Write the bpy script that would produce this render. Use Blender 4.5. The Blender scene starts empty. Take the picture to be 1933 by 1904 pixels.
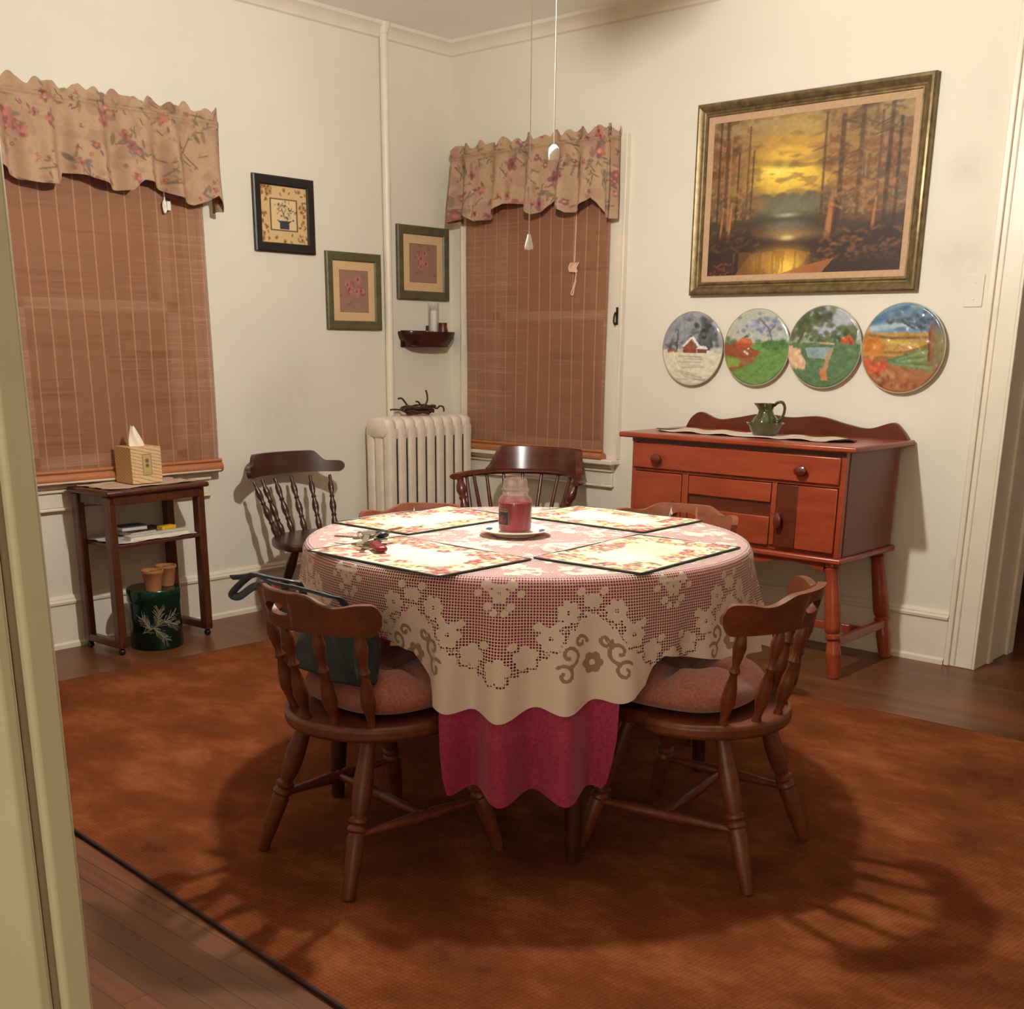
import bpy, math, random
import numpy as np
from mathutils import Vector, Matrix, Quaternion
C = bpy.context.scene
COL = C.collection
PI = math.pi
rad = math.radians

# ---------------------------------------------------------------- camera, world, exposure, lights
cam_d = bpy.data.cameras.new('camera'); cam = bpy.data.objects.new('camera', cam_d); COL.objects.link(cam)
R_ = Vector((0.74675028, 0.66503745, 0.00944517)); U_ = Vector((-0.19491342, 0.20524066, 0.95910637)); F_ = Vector((-0.63590312, 0.71805394, -0.28288824))
mw = Matrix((R_, U_, -F_)).transposed().to_4x4(); mw.translation = Vector((0, 0, 1.265))
cam.matrix_world = mw
cam_d.sensor_width = 36; cam_d.sensor_fit = 'HORIZONTAL'; cam_d.lens = 36 * 2163.85 / 1933
cam_d.shift_y = (1288 - 952) / 1933; cam_d.clip_start = 0.02; cam_d.clip_end = 60
C.camera = cam
w = bpy.data.worlds.new('night'); C.world = w; w.use_nodes = True
w.node_tree.nodes['Background'].inputs[0].default_value = (.02, .025, .04, 1)
w.node_tree.nodes['Background'].inputs[1].default_value = .25
vs = C.view_settings
vs.view_transform = 'Standard'; vs.look = 'None'; vs.gamma = 1; vs.use_curve_mapping = False
vs.exposure = 0.0
C.cycles.max_bounces = 8; C.cycles.diffuse_bounces = 5; C.cycles.transparent_max_bounces = 12
C.cycles.sample_clamp_indirect = 4.0
LAMP = Vector((-2.22, 2.46, 2.20))          # the bulb of the ceiling fan over the table
LAMP_STRENGTH = 2110.0
LAMP_COLOR = (1, .985, .92)
def lamp(name, loc, power, col, r):
    d = bpy.data.lights.new(name, 'POINT'); d.energy = power; d.color = col; d.shadow_soft_size = r
    o = bpy.data.objects.new(name, d); COL.objects.link(o); o.location = loc; return o
lamp('hall_lamp', (1.5, -3.1, 1.75), 60.0, (1, .96, .79), .3)
lamp('hall_lamp', (-.2, -3.4, 1.75), 60.0, (1, .96, .79), .3)
lamp('next_room_lamp', (.3, 6.3, 2.1), 14.0, (1, .84, .66), .12)

# ---------------------------------------------------------------- helpers
def lin(h):
    h = h.lstrip('#'); o = []
    for i in (0, 2, 4):
        c = int(h[i:i+2], 16) / 255
        o.append(c / 12.92 if c <= .04045 else ((c + .055) / 1.055) ** 2.4)
    return tuple(o)
def L4(h): return lin(h) + (1,)
def newmat(name):
    m = bpy.data.materials.new(name); m.use_nodes = True
    nt = m.node_tree; b = nt.nodes['Principled BSDF']
    return m, nt, b
def setp(b, **k):
    for n, v in k.items():
        b.inputs[n.replace('_', ' ')].default_value = v
def node(nt, t, **k):
    n = nt.nodes.new(t)
    for a, v in k.items(): setattr(n, a, v)
    return n
def texco(nt, scale, kind='Object', rot=(0, 0, 0)):
    tc = node(nt, 'ShaderNodeTexCoord'); mp = node(nt, 'ShaderNodeMapping')
    mp.inputs['Scale'].default_value = scale; mp.inputs['Rotation'].default_value = rot
    nt.links.new(tc.outputs[kind], mp.inputs[0]); return mp.outputs[0]
def noise(nt, vec, scale, detail=4, rough=.55):
    n = node(nt, 'ShaderNodeTexNoise'); n.inputs['Scale'].default_value = scale; n.inputs['Detail'].default_value = detail
    n.inputs['Roughness'].default_value = rough; nt.links.new(vec, n.inputs['Vector']); return n.outputs['Fac']
def ramp(nt, fac, stops):
    r = node(nt, 'ShaderNodeValToRGB'); e = r.color_ramp.elements
    while len(e) < len(stops): e.new(.5)
    for i, (p, c) in enumerate(stops):
        e[i].position = p; e[i].color = c if len(c) == 4 else tuple(c) + (1,)
    nt.links.new(fac, r.inputs[0]); return r.outputs[0]
def bump(nt, b, fac, strength, dist=.01):
    n = node(nt, 'ShaderNodeBump'); n.inputs['Strength'].default_value = strength; n.inputs['Distance'].default_value = dist
    nt.links.new(fac, n.inputs['Height']); nt.links.new(n.outputs[0], b.inputs['Normal'])
def mth(nt, op, a, bb=None):
    n = node(nt, 'ShaderNodeMath', operation=op)
    for i, x in enumerate((a, bb)):
        if x is None: continue
        if isinstance(x, (int, float)): n.inputs[i].default_value = x
        else: nt.links.new(x, n.inputs[i])
    return n.outputs[0]
def mixc(nt, fac, a, bb, mode='MIX'):
    n = node(nt, 'ShaderNodeMix', data_type='RGBA', blend_type=mode)
    for i, x in ((0, fac), (6, a), (7, bb)):
        if isinstance(x, (int, float, tuple)): n.inputs[i].default_value = x
        else: nt.links.new(x, n.inputs[i])
    return n.outputs[2]
def plain(name, h, rough=.6, var=.12, scale=20, metallic=0, bmp=0, **k):
    m, nt, b = newmat(name); c = lin(h)
    v = texco(nt, (1, 1, 1)); f = noise(nt, v, scale)
    lo = tuple(x * (1 - var) for x in c); hi = tuple(min(1, x * (1 + var)) for x in c)
    nt.links.new(ramp(nt, f, [(.3, lo), (.7, hi)]), b.inputs['Base Color'])
    setp(b, Roughness=rough, Metallic=metallic, **k)
    if bmp: bump(nt, b, f, bmp)
    return m
def wood(name, dark, light, rough=.32, stretch=(3, 40, 40), coat=.15):
    m, nt, b = newmat(name)
    v = texco(nt, stretch); f = noise(nt, v, 1.0, 6, .6)
    v2 = texco(nt, (2, 2, 2)); f2 = noise(nt, v2, 2.0, 2)
    f3 = mth(nt, 'ADD', mth(nt, 'MULTIPLY', f, .75), mth(nt, 'MULTIPLY', f2, .25))
    nt.links.new(ramp(nt, f3, [(.3, lin(dark)), (.68, lin(light))]), b.inputs['Base Color'])
    setp(b, Roughness=rough, Coat_Weight=coat, Coat_Roughness=.25)
    return m
def painted(name, rough=.6, attr='col', bmp=0, coat=0):
    m, nt, b = newmat(name)
    a = node(nt, 'ShaderNodeAttribute', attribute_name=attr)
    nt.links.new(a.outputs['Color'], b.inputs['Base Color']); setp(b, Roughness=rough, Coat_Weight=coat)
    if bmp: bump(nt, b, noise(nt, texco(nt, (1, 1, 1)), 180, 3), bmp, .003)
    return m

class MB:
    def __init__(s): s.v = []; s.f = []
    def add(s, vs, fs):
        k = len(s.v); s.v += [tuple(p) for p in vs]; s.f += [tuple(i + k for i in f) for f in fs]; return k
    def box(s, x0, x1, y0, y1, z0, z1, M=None):
        p = [(x, y, z) for z in (z0, z1) for y in (y0, y1) for x in (x0, x1)]
        if M: p = [M @ Vector(q) for q in p]
        s.add(p, [(0, 2, 3, 1), (4, 5, 7, 6), (0, 1, 5, 4), (2, 6, 7, 3), (0, 4, 6, 2), (1, 3, 7, 5)]); return s
    def lathe(s, prof, n=32, M=None, wob=None):
        vs = []; fs = []; m = len(prof)
        for r, z in prof:
            for i in range(n):
                a = 2 * PI * i / n; rr = r * (wob(a, z) if wob else 1)
                vs.append(Vector((rr * math.cos(a), rr * math.sin(a), z)))
        for j in range(m - 1):
            for i in range(n):
                k = (i + 1) % n; fs.append((j * n + i, j * n + k, (j + 1) * n + k, (j + 1) * n + i))
        if prof[0][0] > 0: fs.append(tuple(range(n))[::-1])
        if prof[-1][0] > 0: fs.append(tuple((m - 1) * n + i for i in range(n)))
        if M: vs = [M @ p for p in vs]
        s.add(vs, fs); return s
    def rod(s, p0, p1, prof, n=12):
        p0 = Vector(p0); p1 = Vector(p1); d = p1 - p0; q = Vector((0, 0, 1)).rotation_difference(d.normalized())
        M = Matrix.Translation(p0) @ q.to_matrix().to_4x4(); l = d.length
        return s.lathe([(r, t * l) for t, r in prof], n, M)
    def tube(s, path, r, n=8, flat=1.0):
        P = [Vector(p) for p in path]; m = len(P); vs = []; fs = []
        up = Vector((0, 0, 1)); t0 = (P[1] - P[0]).normalized()
        a = t0.cross(up); a = a if a.length > 1e-3 else t0.cross(Vector((1, 0, 0))); a.normalize()
        for i in range(m):
            t = (P[min(i + 1, m - 1)] - P[max(i - 1, 0)]).normalized()
            a = (a - t * a.dot(t)).normalized(); b = t.cross(a); rr = r[i] if hasattr(r, '__len__') else r
            for k in range(n):
                g = 2 * PI * k / n; vs.append(P[i] + a * (rr * math.cos(g)) + b * (rr * flat * math.sin(g)))
        for i in range(m - 1):
            for k in range(n):
                l = (k + 1) % n; fs.append((i * n + k, i * n + l, (i + 1) * n + l, (i + 1) * n + k))
        fs.append(tuple(range(n))[::-1]); fs.append(tuple((m - 1) * n + k for k in range(n)))
        s.add(vs, fs); return s
    def prism(s, out, z0, z1, M=None):
        n = len(out); p = [Vector((x, y, z0)) for x, y in out] + [Vector((x, y, z1)) for x, y in out]
        if M: p = [M @ q for q in p]
        s.add(p, [tuple(range(n))[::-1], tuple(range(n, 2 * n))] + [(i, (i + 1) % n, n + (i + 1) % n, n + i) for i in range(n)]); return s
    def sheet(s, P, closed=False):
        """P[j][i] rows of points -> quads"""
        m = len(P); n = len(P[0]); fs = []
        for j in range(m - 1):
            for i in range(n if closed else n - 1):
                k = (i + 1) % n; fs.append((j * n + i, j * n + k, (j + 1) * n + k, (j + 1) * n + i))
        return s.add([p for r in P for p in r], fs)
    def build(s, name, mat, parent=None, loc=(0, 0, 0), rotz=0, bevel=0, smooth=40, seg=2, attrs=None, solid=0):
        me = bpy.data.meshes.new(name); me.from_pydata([tuple(p) for p in s.v], [], s.f); me.update()
        import bmesh
        bm = bmesh.new(); bm.from_mesh(me); bmesh.ops.recalc_face_normals(bm, faces=bm.faces); bm.to_mesh(me); bm.free()
        me.materials.append(mat)
        if smooth:
            me.polygons.foreach_set('use_smooth', [True] * len(me.polygons)); me.set_sharp_from_angle(angle=rad(smooth))
        for an, arr in (attrs or {}).items():
            a = me.attributes.new(an, 'FLOAT_COLOR', 'POINT'); full = np.ones((len(me.vertices), 4), np.float32)
            full[:len(arr), :3] = arr[:, :3]
            if len(arr) < len(full): full[len(arr):, :3] = arr[-1, :3]
            a.data.foreach_set('color', full.ravel())
        o = bpy.data.objects.new(name, me); COL.objects.link(o)
        o.location = loc; o.rotation_euler = (0, 0, rotz)
        if parent: o.parent = parent
        if solid:
            md = o.modifiers.new('thickness', 'SOLIDIFY'); md.thickness = solid; md.offset = -1
        if bevel:
            md = o.modifiers.new('bevel', 'BEVEL'); md.width = bevel; md.segments = seg; md.limit_method = 'ANGLE'; md.angle_limit = rad(35)
        return o
def tag(o, label=None, cat=None, group=None, kind=None):
    if label: o['label'] = label
    if cat: o['category'] = cat
    if group: o['group'] = group
    if kind: o['kind'] = kind
    return o
def thing(name, label, cat, loc=(0, 0, 0), rotz=0, group=None):
    o = bpy.data.objects.new(name, None); COL.objects.link(o); o.empty_display_size = .05
    o.location = loc; o.rotation_euler = (0, 0, rotz); return tag(o, label, cat, group)
def struct(name, mb, mat, **k):
    o = mb.build(name, mat, **k); o['kind'] = 'structure'; return o
def dup(root, loc, rotz, label=None, group=None):
    r = root.copy(); COL.objects.link(r); r.location = loc; r.rotation_euler = (0, 0, rotz)
    if label: r['label'] = label
    if group: r['group'] = group
    for ch in list(root.children):
        c = ch.copy(); COL.objects.link(c); c.parent = r
        for g in list(ch.children):
            d = g.copy(); COL.objects.link(d); d.parent = c
    return r
def spline(pts, n):
    """Catmull-Rom through pts"""
    P = [Vector(p) for p in pts]; out = []; m = len(P)
    for i in range(m - 1):
        a, b, c, d = P[max(i-1, 0)], P[i], P[i+1], P[min(i+2, m-1)]
        for k in range(n):
            t = k / n
            out.append(.5 * ((2*b) + (c-a)*t + (2*a-5*b+4*c-d)*t*t + (3*b-a-3*c+d)*t**3))
    out.append(P[-1]); return out

# ---- tiny painter working on arrays of surface points
class Paint:
    def __init__(s, X, Y, base): s.X = X; s.Y = Y; s.c = np.tile(np.array(lin(base)), (X.size, 1)).reshape(X.shape + (3,))
    def mix(s, m, h): s.c += (np.array(lin(h)) - s.c) * np.clip(m, 0, 1)[..., None]
    def blob(s, cx, cy, rx, ry, h, ang=0, soft=.35, a=1):
        dx = s.X - cx; dy = s.Y - cy; ca, sa = math.cos(ang), math.sin(ang)
        d = np.hypot((dx*ca + dy*sa) / rx, (-dx*sa + dy*ca) / ry)
        s.mix(a * np.clip((1 - d) / soft + .5, 0, 1), h)
    def glow(s, cx, cy, rx, ry, h, a=1): s.mix(a * np.exp(-((s.X-cx)/rx)**2 - ((s.Y-cy)/ry)**2), h)
    def line(s, pts, w, h, soft=.5, a=1, w1=None):
        for (x0, y0), (x1, y1) in zip(pts[:-1], pts[1:]):
            dx, dy = x1-x0, y1-y0; l = dx*dx + dy*dy + 1e-12
            t = np.clip(((s.X-x0)*dx + (s.Y-y0)*dy) / l, 0, 1)
            d = np.hypot(s.X-x0-t*dx, s.Y-y0-t*dy); ww = w if w1 is None else w + (w1-w)*t
            s.mix(a * np.clip((1 - d/ww) / soft + .5, 0, 1), h)
    def poly(s, pts, h, a=1):
        ins = np.zeros(s.X.shape, bool); n = len(pts)
        for i in range(n):
            x0, y0 = pts[i]; x1, y1 = pts[(i+1) % n]
            if y0 == y1: continue
            ins ^= ((y0 > s.Y) != (y1 > s.Y)) & (s.X < (x1-x0)*(s.Y-y0)/(y1-y0) + x0)
        s.mix(a * ins.astype(float), h)
    def flower(s, cx, cy, r, h, hc, rng, n=5, hd=None):
        for k in range(n):
            a = 2*PI*k/n + rng.uniform(0, 1)
            s.blob(cx + .55*r*math.cos(a), cy + .55*r*math.sin(a), .55*r, .42*r, h if k % 2 else (hd or h), a, .4, .9)
        s.blob(cx, cy, .35*r, .35*r, hc, 0, .5)
    def leaf(s, cx, cy, r, h, a): s.blob(cx, cy, r, .38*r, h, a, .4, .9)
_tab = np.random.RandomState(7).rand(256, 256)
def vn(X, Y, sc, oct=3, seed=0):
    out = 0; amp = 1; tot = 0
    for o in range(oct):
        x = X*sc*2**o + 17.3*seed + 31*o; y = Y*sc*2**o + 9.1*seed + 11*o
        i = np.floor(x).astype(int); j = np.floor(y).astype(int); fx = x-i; fy = y-j
        fx = fx*fx*(3-2*fx); fy = fy*fy*(3-2*fy)
        g = lambda a, b: _tab[a & 255, b & 255]
        out = out + amp*((g(i, j)*(1-fx) + g(i+1, j)*fx)*(1-fy) + (g(i, j+1)*(1-fx) + g(i+1, j+1)*fx)*fy); tot += amp; amp *= .5
    return out / tot

# ---------------------------------------------------------------- materials
def wall_mat(name, h, stains=()):
    m, nt, b = newmat(name); c = lin(h)
    f = noise(nt, texco(nt, (1, 1, 1)), 1.6, 3); g = noise(nt, texco(nt, (1, 1, 1)), 90, 2)
    col = ramp(nt, f, [(.3, tuple(x*.95 for x in c)), (.7, tuple(min(1, x*1.03) for x in c))])
    for (p, r, a) in stains:
        tc = node(nt, 'ShaderNodeTexCoord'); d = node(nt, 'ShaderNodeVectorMath', operation='DISTANCE'); d.inputs[1].default_value = p
        nt.links.new(tc.outputs['Object'], d.inputs[0])
        k = mth(nt, 'MULTIPLY', mth(nt, 'MAXIMUM', mth(nt, 'SUBTRACT', 1, mth(nt, 'DIVIDE', d.outputs['Value'], r)), 0), mth(nt, 'MULTIPLY', noise(nt, tc.outputs['Object'], 25, 3), a*2))
        col = mixc(nt, k, col, (.25, .2, .14, 1))
    nt.links.new(col, b.inputs['Base Color']); setp(b, Roughness=.75); bump(nt, b, g, .08, .003); return m
M_wall = wall_mat('cream wall paint', 'dfd7c5', [((-1.86, 4.665, 1.92), .1, .16), ((-1.8, 4.665, 1.6), .14, .16), ((-1.9, 4.665, 1.62), .1, .12), ((-4.59, 3.45, .95), .25, .12), ((-4.59, 3.6, 1.1), .2, .08), ((-1.70, 4.665, .42), .05, .4)])
M_ceil = wall_mat('ceiling paint', 'f6f2ea')
M_wall_dim = plain('darkened unseen wall', 'ac9c84', .8, .1, 12)  # unseen walls, coloured darker to cut the light they bounce into shadows
M_trim = plain('white trim paint', 'e2d6c2', .38, .04, 8)
M_trim2 = plain('hall trim paint', 'd8d2b4', .45, .05, 5)
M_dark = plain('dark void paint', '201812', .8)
M_white = plain('white plastic', 'eee8dc', .35, .03)

m, nt, b = newmat('hardwood strip floor'); M_floor = m
v = texco(nt, (1, 1, 1)); br = node(nt, 'ShaderNodeTexBrick'); nt.links.new(v, br.inputs['Vector'])
br.inputs['Color1'].default_value = L4('7a482a'); br.inputs['Color2'].default_value = L4('683c22'); br.inputs['Mortar'].default_value = L4('3c2014')
br.inputs['Scale'].default_value = 1; br.inputs['Mortar Size'].default_value = .0016; br.inputs['Brick Width'].default_value = 1.9; br.inputs['Row Height'].default_value = .058; br.inputs['Bias'].default_value = 0
f = noise(nt, texco(nt, (2.2, 45, 1)), 1, 5); f2 = noise(nt, texco(nt, (1, 3, 1)), 1.1, 3)
col = mixc(nt, .75, br.outputs['Color'], ramp(nt, f, [(.25, (.32, .3, .28)), (.75, (1, 1, 1))]), 'MULTIPLY')
col = mixc(nt, ramp(nt, f2, [(.45, (0, 0, 0)), (.75, (.6, .6, .6))]), col, L4('84502e'))
nt.links.new(col, b.inputs['Base Color']); setp(b, Roughness=.36); bump(nt, b, br.outputs['Fac'], -.15, .002)

m, nt, b = newmat('rust brown woven rug'); M_rug = m
f = noise(nt, texco(nt, (1, 1.5, 1)), 2.6, 6, .66); f2 = noise(nt, texco(nt, (1, 1, 1)), 55, 3)
wv = node(nt, 'ShaderNodeTexWave'); wv.inputs['Scale'].default_value = 26; wv.inputs['Distortion'].default_value = 1.5; wv.inputs['Detail Scale'].default_value = 3; nt.links.new(texco(nt, (1, 1, 1), rot=(0, 0, rad(8))), wv.inputs['Vector'])
wv2 = node(nt, 'ShaderNodeTexWave'); wv2.bands_direction = 'Y'; wv2.inputs['Scale'].default_value = 30; wv2.inputs['Distortion'].default_value = 1.5; nt.links.new(texco(nt, (1, 1, 1)), wv2.inputs['Vector'])
wf = mth(nt, 'MULTIPLY', wv.outputs['Fac'], wv2.outputs['Fac'])
col = ramp(nt, f, [(.28, lin('55280f')), (.5, lin('753c1b')), (.70, lin('985a34'))])
col = mixc(nt, .55, col, ramp(nt, mth(nt, 'ADD', mth(nt, 'MULTIPLY', wf, .6), mth(nt, 'MULTIPLY', f2, .5)), [(.12, (.42, .40, .38)), (.62, (1.0, 1.0, 1.0))]), 'MULTIPLY')
nt.links.new(col, b.inputs['Base Color']); setp(b, Roughness=.95, Specular_IOR_Level=.12); bump(nt, b, wf, .5, .004)
M_rugedge = plain('dark rug binding', '2c140c', .9, .2, 60)

M_chair = wood('maple brown chair wood', '4c200c', '783a1c', .42, coat=.04)
M_chair2 = wood('lighter honey chair wood', '6a3624', '8c523c', .3)
M_wchair = wood('dark walnut chair wood', '2c140b', '4c2716', .28)
M_arm = wood('red walnut armchair wood', '3a160b', '632a16', .25)
M_side = wood('red cherry sideboard wood', '7a2c17', 'a04628', .28, (4, 30, 30))
M_side_d = wood('dark cherry panel wood', '4a1c0d', '642a15', .3, (4, 30, 30))
M_side_end = wood('dull cherry end panel', '6e3424', '7c3d2a', .4, (30, 30, 3))
M_table = wood('dark dining table wood', '2e140a', '47200f', .35)
M_stand = wood('dark side table wood', '3a1c0e', '5c3018', .3)
M_knob = wood('dark knob wood', '4c1a0e', '6e2a18', .18, coat=.5)
M_brass = plain('dull brass', 'a8864c', .3, .1, 30, 1)
M_steel = plain('key steel', 'b8b4a8', .28, .1, 40, 1)
M_black = plain('black plastic', '16120f', .4)
M_iron = plain('radiator cream enamel', 'e4d4c0', .45, .07, 14)
def glass(name, col=(1, 1, 1, 1), rough=.02):
    m, nt, b = newmat(name); setp(b, Roughness=rough, IOR=1.45, Transmission_Weight=1.0); b.inputs['Base Color'].default_value = col
    f = noise(nt, texco(nt, (1, 1, 1)), 6, 1); bump(nt, b, f, .02, .002)
    # let light through so that what stands inside is lit
    lp = node(nt, 'ShaderNodeBsdfTransparent'); mx = node(nt, 'ShaderNodeMixShader'); mx.inputs[0].default_value = .55
    nt.links.new(b.outputs[0], mx.inputs[1]); nt.links.new(lp.outputs[0], mx.inputs[2]); nt.links.new(mx.outputs[0], nt.nodes['Material Output'].inputs[0])
    return m
M_glass = glass('clear glass')
M_pane = glass('window pane glass')

# ---------------------------------------------------------------- the room
XL, YR, ZC = -4.59, 4.665, 2.735
XE, YN = .95, .62
def wallmesh(axis, const, thick, a0, a1, z0, z1, holes):
    """wall slab in the plane axis=const, spanning a0..a1, with rectangular holes (a,b,z0,z1)"""
    mb = MB(); A = sorted({a0, a1} | {h[0] for h in holes} | {h[1] for h in holes}); Z = sorted({z0, z1} | {h[2] for h in holes} | {h[3] for h in holes})
    for i in range(len(A)-1):
        for j in range(len(Z)-1):
            ca, cz = (A[i]+A[i+1])/2, (Z[j]+Z[j+1])/2
            if any(h[0] < ca < h[1] and h[2] < cz < h[3] for h in holes): continue
            lo, hi = sorted((const, const+thick))
            if axis == 'x': mb.box(lo, hi, A[i], A[i+1], Z[j], Z[j+1])
            else: mb.box(A[i], A[i+1], lo, hi, Z[j], Z[j+1])
    return mb
WR = (-4.37, -3.53, .73, 2.10)       # window hole in the right wall (x range, z range)
WL = (2.22, 3.02, .73, 2.10)         # window hole in the left wall (y range)
DR = (-1.595, -.45, 0, 2.62)         # doorway in the right wall
DN = (-1.305, .95, 0, 2.35)           # doorway the photo is taken through
struct('floor', MB().box(-4.8, 3.4, -4.4, 8.0, -.1, 0), M_floor, smooth=0)
struct('ceiling', MB().box(-4.8, 3.4, -4.4, 8.0, ZC, ZC+.1), M_ceil, smooth=0)
struct('wall_left', wallmesh('x', XL, -.2, .5, YR+.2, 0, ZC, [WL]), M_wall, smooth=0)
struct('wall_right', wallmesh('y', YR, .385, XL, XE+.2, 0, ZC, [WR, DR]), M_wall, smooth=0)
struct('wall_front', wallmesh('y', YN, -.035, XL, XE+.2, 0, ZC, [DN]), M_wall_dim, smooth=0)
struct('wall_east', MB().box(XE, XE+.2, YN, YR, 0, ZC), M_wall_dim, smooth=0)
hw = MB(); hw.box(-2.4, -2.2, -4.2, YN-.035, 0, ZC); hw.box(3.0, 3.2, -4.2, YN-.035, 0, ZC); hw.box(-2.4, 3.2, -4.4, -4.2, 0, ZC); hw.box(XE+.2, 3.2, YN-.035, YN, 0, ZC)
struct('wall_hall', hw, M_wall, smooth=0)
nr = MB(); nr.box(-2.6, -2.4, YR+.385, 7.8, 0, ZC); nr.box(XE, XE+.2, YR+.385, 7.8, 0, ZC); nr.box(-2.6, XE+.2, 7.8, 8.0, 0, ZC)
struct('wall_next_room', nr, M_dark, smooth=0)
# cove moulding under the ceiling
def cove(mb, p0, p1, n):
    p0 = Vector(p0); p1 = Vector(p1); n = Vector(n); prof = [(0, 0), (.055, 0), (.05, -.014), (.035, -.022), (.018, -.04), (.012, -.06), (0, -.066)]
    mb.sheet([[p + n*a + Vector((0, 0, z)) for p in (p0, p1)] for a, z in prof + prof[:1]])
cm = MB(); cove(cm, (XL, YN, ZC), (XL, YR, ZC), (1, 0, 0)); struct('trim_1', cm, M_trim)
cm = MB(); cove(cm, (XL, YR, ZC), (XE, YR, ZC), (0, -1, 0)); struct('trim_2', cm, M_trim)
# baseboards: tall board, moulded cap, shoe
def baseboard(name, p0, p1, n):
    p0 = Vector(p0); p1 = Vector(p1); n = Vector(n)
    prof = [(0, 0), (.024, 0), (.024, .018), (.014, .026), (.014, .185), (.022, .19), (.024, .2), (.016, .207), (.016, .212), (.008, .222), (0, .224)]
    mb = MB(); mb.sheet([[p + n*a + Vector((0, 0, z)) for p in (p0, p1)] for a, z in prof + prof[:1]]); struct(name, mb, M_trim, smooth=25)
baseboard('baseboard_left', (XL, YN, 0), (XL, YR, 0), (1, 0, 0))
baseboard('baseboard_right', (XL, YR, 0), (-1.715, YR, 0), (0, -1, 0))
baseboard('baseboard_east', (XE, YN, 0), (XE, YR, 0), (-1, 0, 0))
# doorway in the right wall: casing, moulding, jamb lining
d1 = MB()
d1.box(-1.715, -1.595, YR-.018, YR, 0, 2.734); d1.box(-1.712, -1.688, YR-.028, YR-.001, .0005, 2.73); d1.box(-1.672, -1.664, YR-.022, YR-.001, .0005, 2.73); d1.box(-.45, -.33, YR-.018, YR, 0, 2.734)
d1.box(-1.594, -.451, YR-.017, YR-.0005, 2.62, 2.73)
o = struct('door_1', d1, M_trim, bevel=.004)
jm = MB(); jm.box(-1.597, -1.585, YR-.018, YR+.39, 0, 2.62); jm.box(-1.587, -1.575, YR+.12, YR+.17, 0, 2.62); jm.box(-1.6, -1.572, YR+.33, YR+.40, 0, 2.62); jm.box(-.455, -.44, YR-.01, YR+.39, 0, 2.62)
jm.build('jamb', M_trim, o, bevel=.003)
# doorway the camera looks through: only its left jamb shows
d2 = MB(); d2.box(-1.56, -1.300, YN-.057, YN-.036, 0, 2.35); d2.box(-1.305, -1.285, YN-.028, YN+.010, 0, 2.35)
struct('door_2', d2, M_trim2, bevel=.006)
# ---------------------------------------------------------------- windows (casing, sashes, panes, sill, apron); local x along the wall, local -y into the room
def window(name, loc, rotz, x0, x1, z0, z1, cl, cr, sill_l, sill_r):
    mb = MB()
    mb.box(x0-cl, x0, -.02, 0, z0-.01, 2.195); mb.box(x1, x1+cr-.003, -.02, 0, z0-.01, 2.195); mb.box(x0+.001, x1-.001, -.019, 0, z1, 2.194)
    mb.box(x1+cr-.014, x1+cr, -.03, -.0005, z0-.009, 2.2); mb.box(x0-cl-.001, x0-cl+.014, -.03, -.0005, z0-.009, 2.2)
    o = struct(name, mb, M_trim, loc=loc, rotz=rotz, bevel=.003)
    fr = MB()
    fr.box(x0, x0+.02, 0, .16, z0, z1); fr.box(x1-.02, x1, 0, .16, z0, z1); fr.box(x0, x1, 0, .16, z1-.02, z1); fr.box(x0, x1, 0, .16, z0, z0+.02)
    fr.build('window_frame', M_trim, o)
    zm = 1.405
    for nm, za, zb, y0 in (('upper_sash', zm-.02, z1-.02, .10), ('lower_sash', z0+.02, zm+.025, .06)):
        s = MB(); s.box(x0+.02, x0+.075, y0, y0+.035, za, zb); s.box(x1-.075, x1-.02, y0, y0+.035, za, zb); s.box(x0+.02, x1-.02, y0, y0+.035, za, za+.045); s.box(x0+.02, x1-.02, y0, y0+.035, zb-.045, zb)
        so = s.build(nm, M_trim, o, bevel=.002)
        MB().box(x0+.07, x1-.07, y0+.015, y0+.019, za+.04, zb-.04).build('pane', M_pane, so)
    sl = MB(); sl.box(sill_l, sill_r, -.075, .06, z0-.033, z0-.008); sl.build('sill', M_trim, o, bevel=.006)
    ap = MB(); a0, a1 = sill_l+.03, sill_r-.03
    ap.box(a0, a1, -.045, 0, z0-.052, z0-.033); ap.box(a0, a1, -.03, 0, z0-.072, z0-.052); ap.box(a0+.005, a1-.005, -.018, 0, z0-.135, z0-.072); ap.box(a0, a1, -.026, 0, z0-.148, z0-.135)
    ap.build('apron', M_trim, o, bevel=.004)
    return o
w1 = window('window_1', (0, YR, 0), 0, -4.37, -3.53, .73, 2.10, .13, .10, -4.53, -3.43)
w2 = window('window_2', (XL, 0, 0), PI/2, 2.22, 3.02, .73, 2.10, .05, .055, 2.12, 3.085)
hk = MB(); hk.tube(spline([(-3.462, -.022, 1.40), (-3.462, -.035, 1.415), (-3.462, -.045, 1.40), (-3.462, -.048, 1.375), (-3.462, -.038, 1.36), (-3.462, -.03, 1.37)], 5), .004, 6); hk.box(-3.468, -3.456, -.024, -.018, 1.36, 1.44)
hk.build('tieback_hook', M_black, w1)

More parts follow.
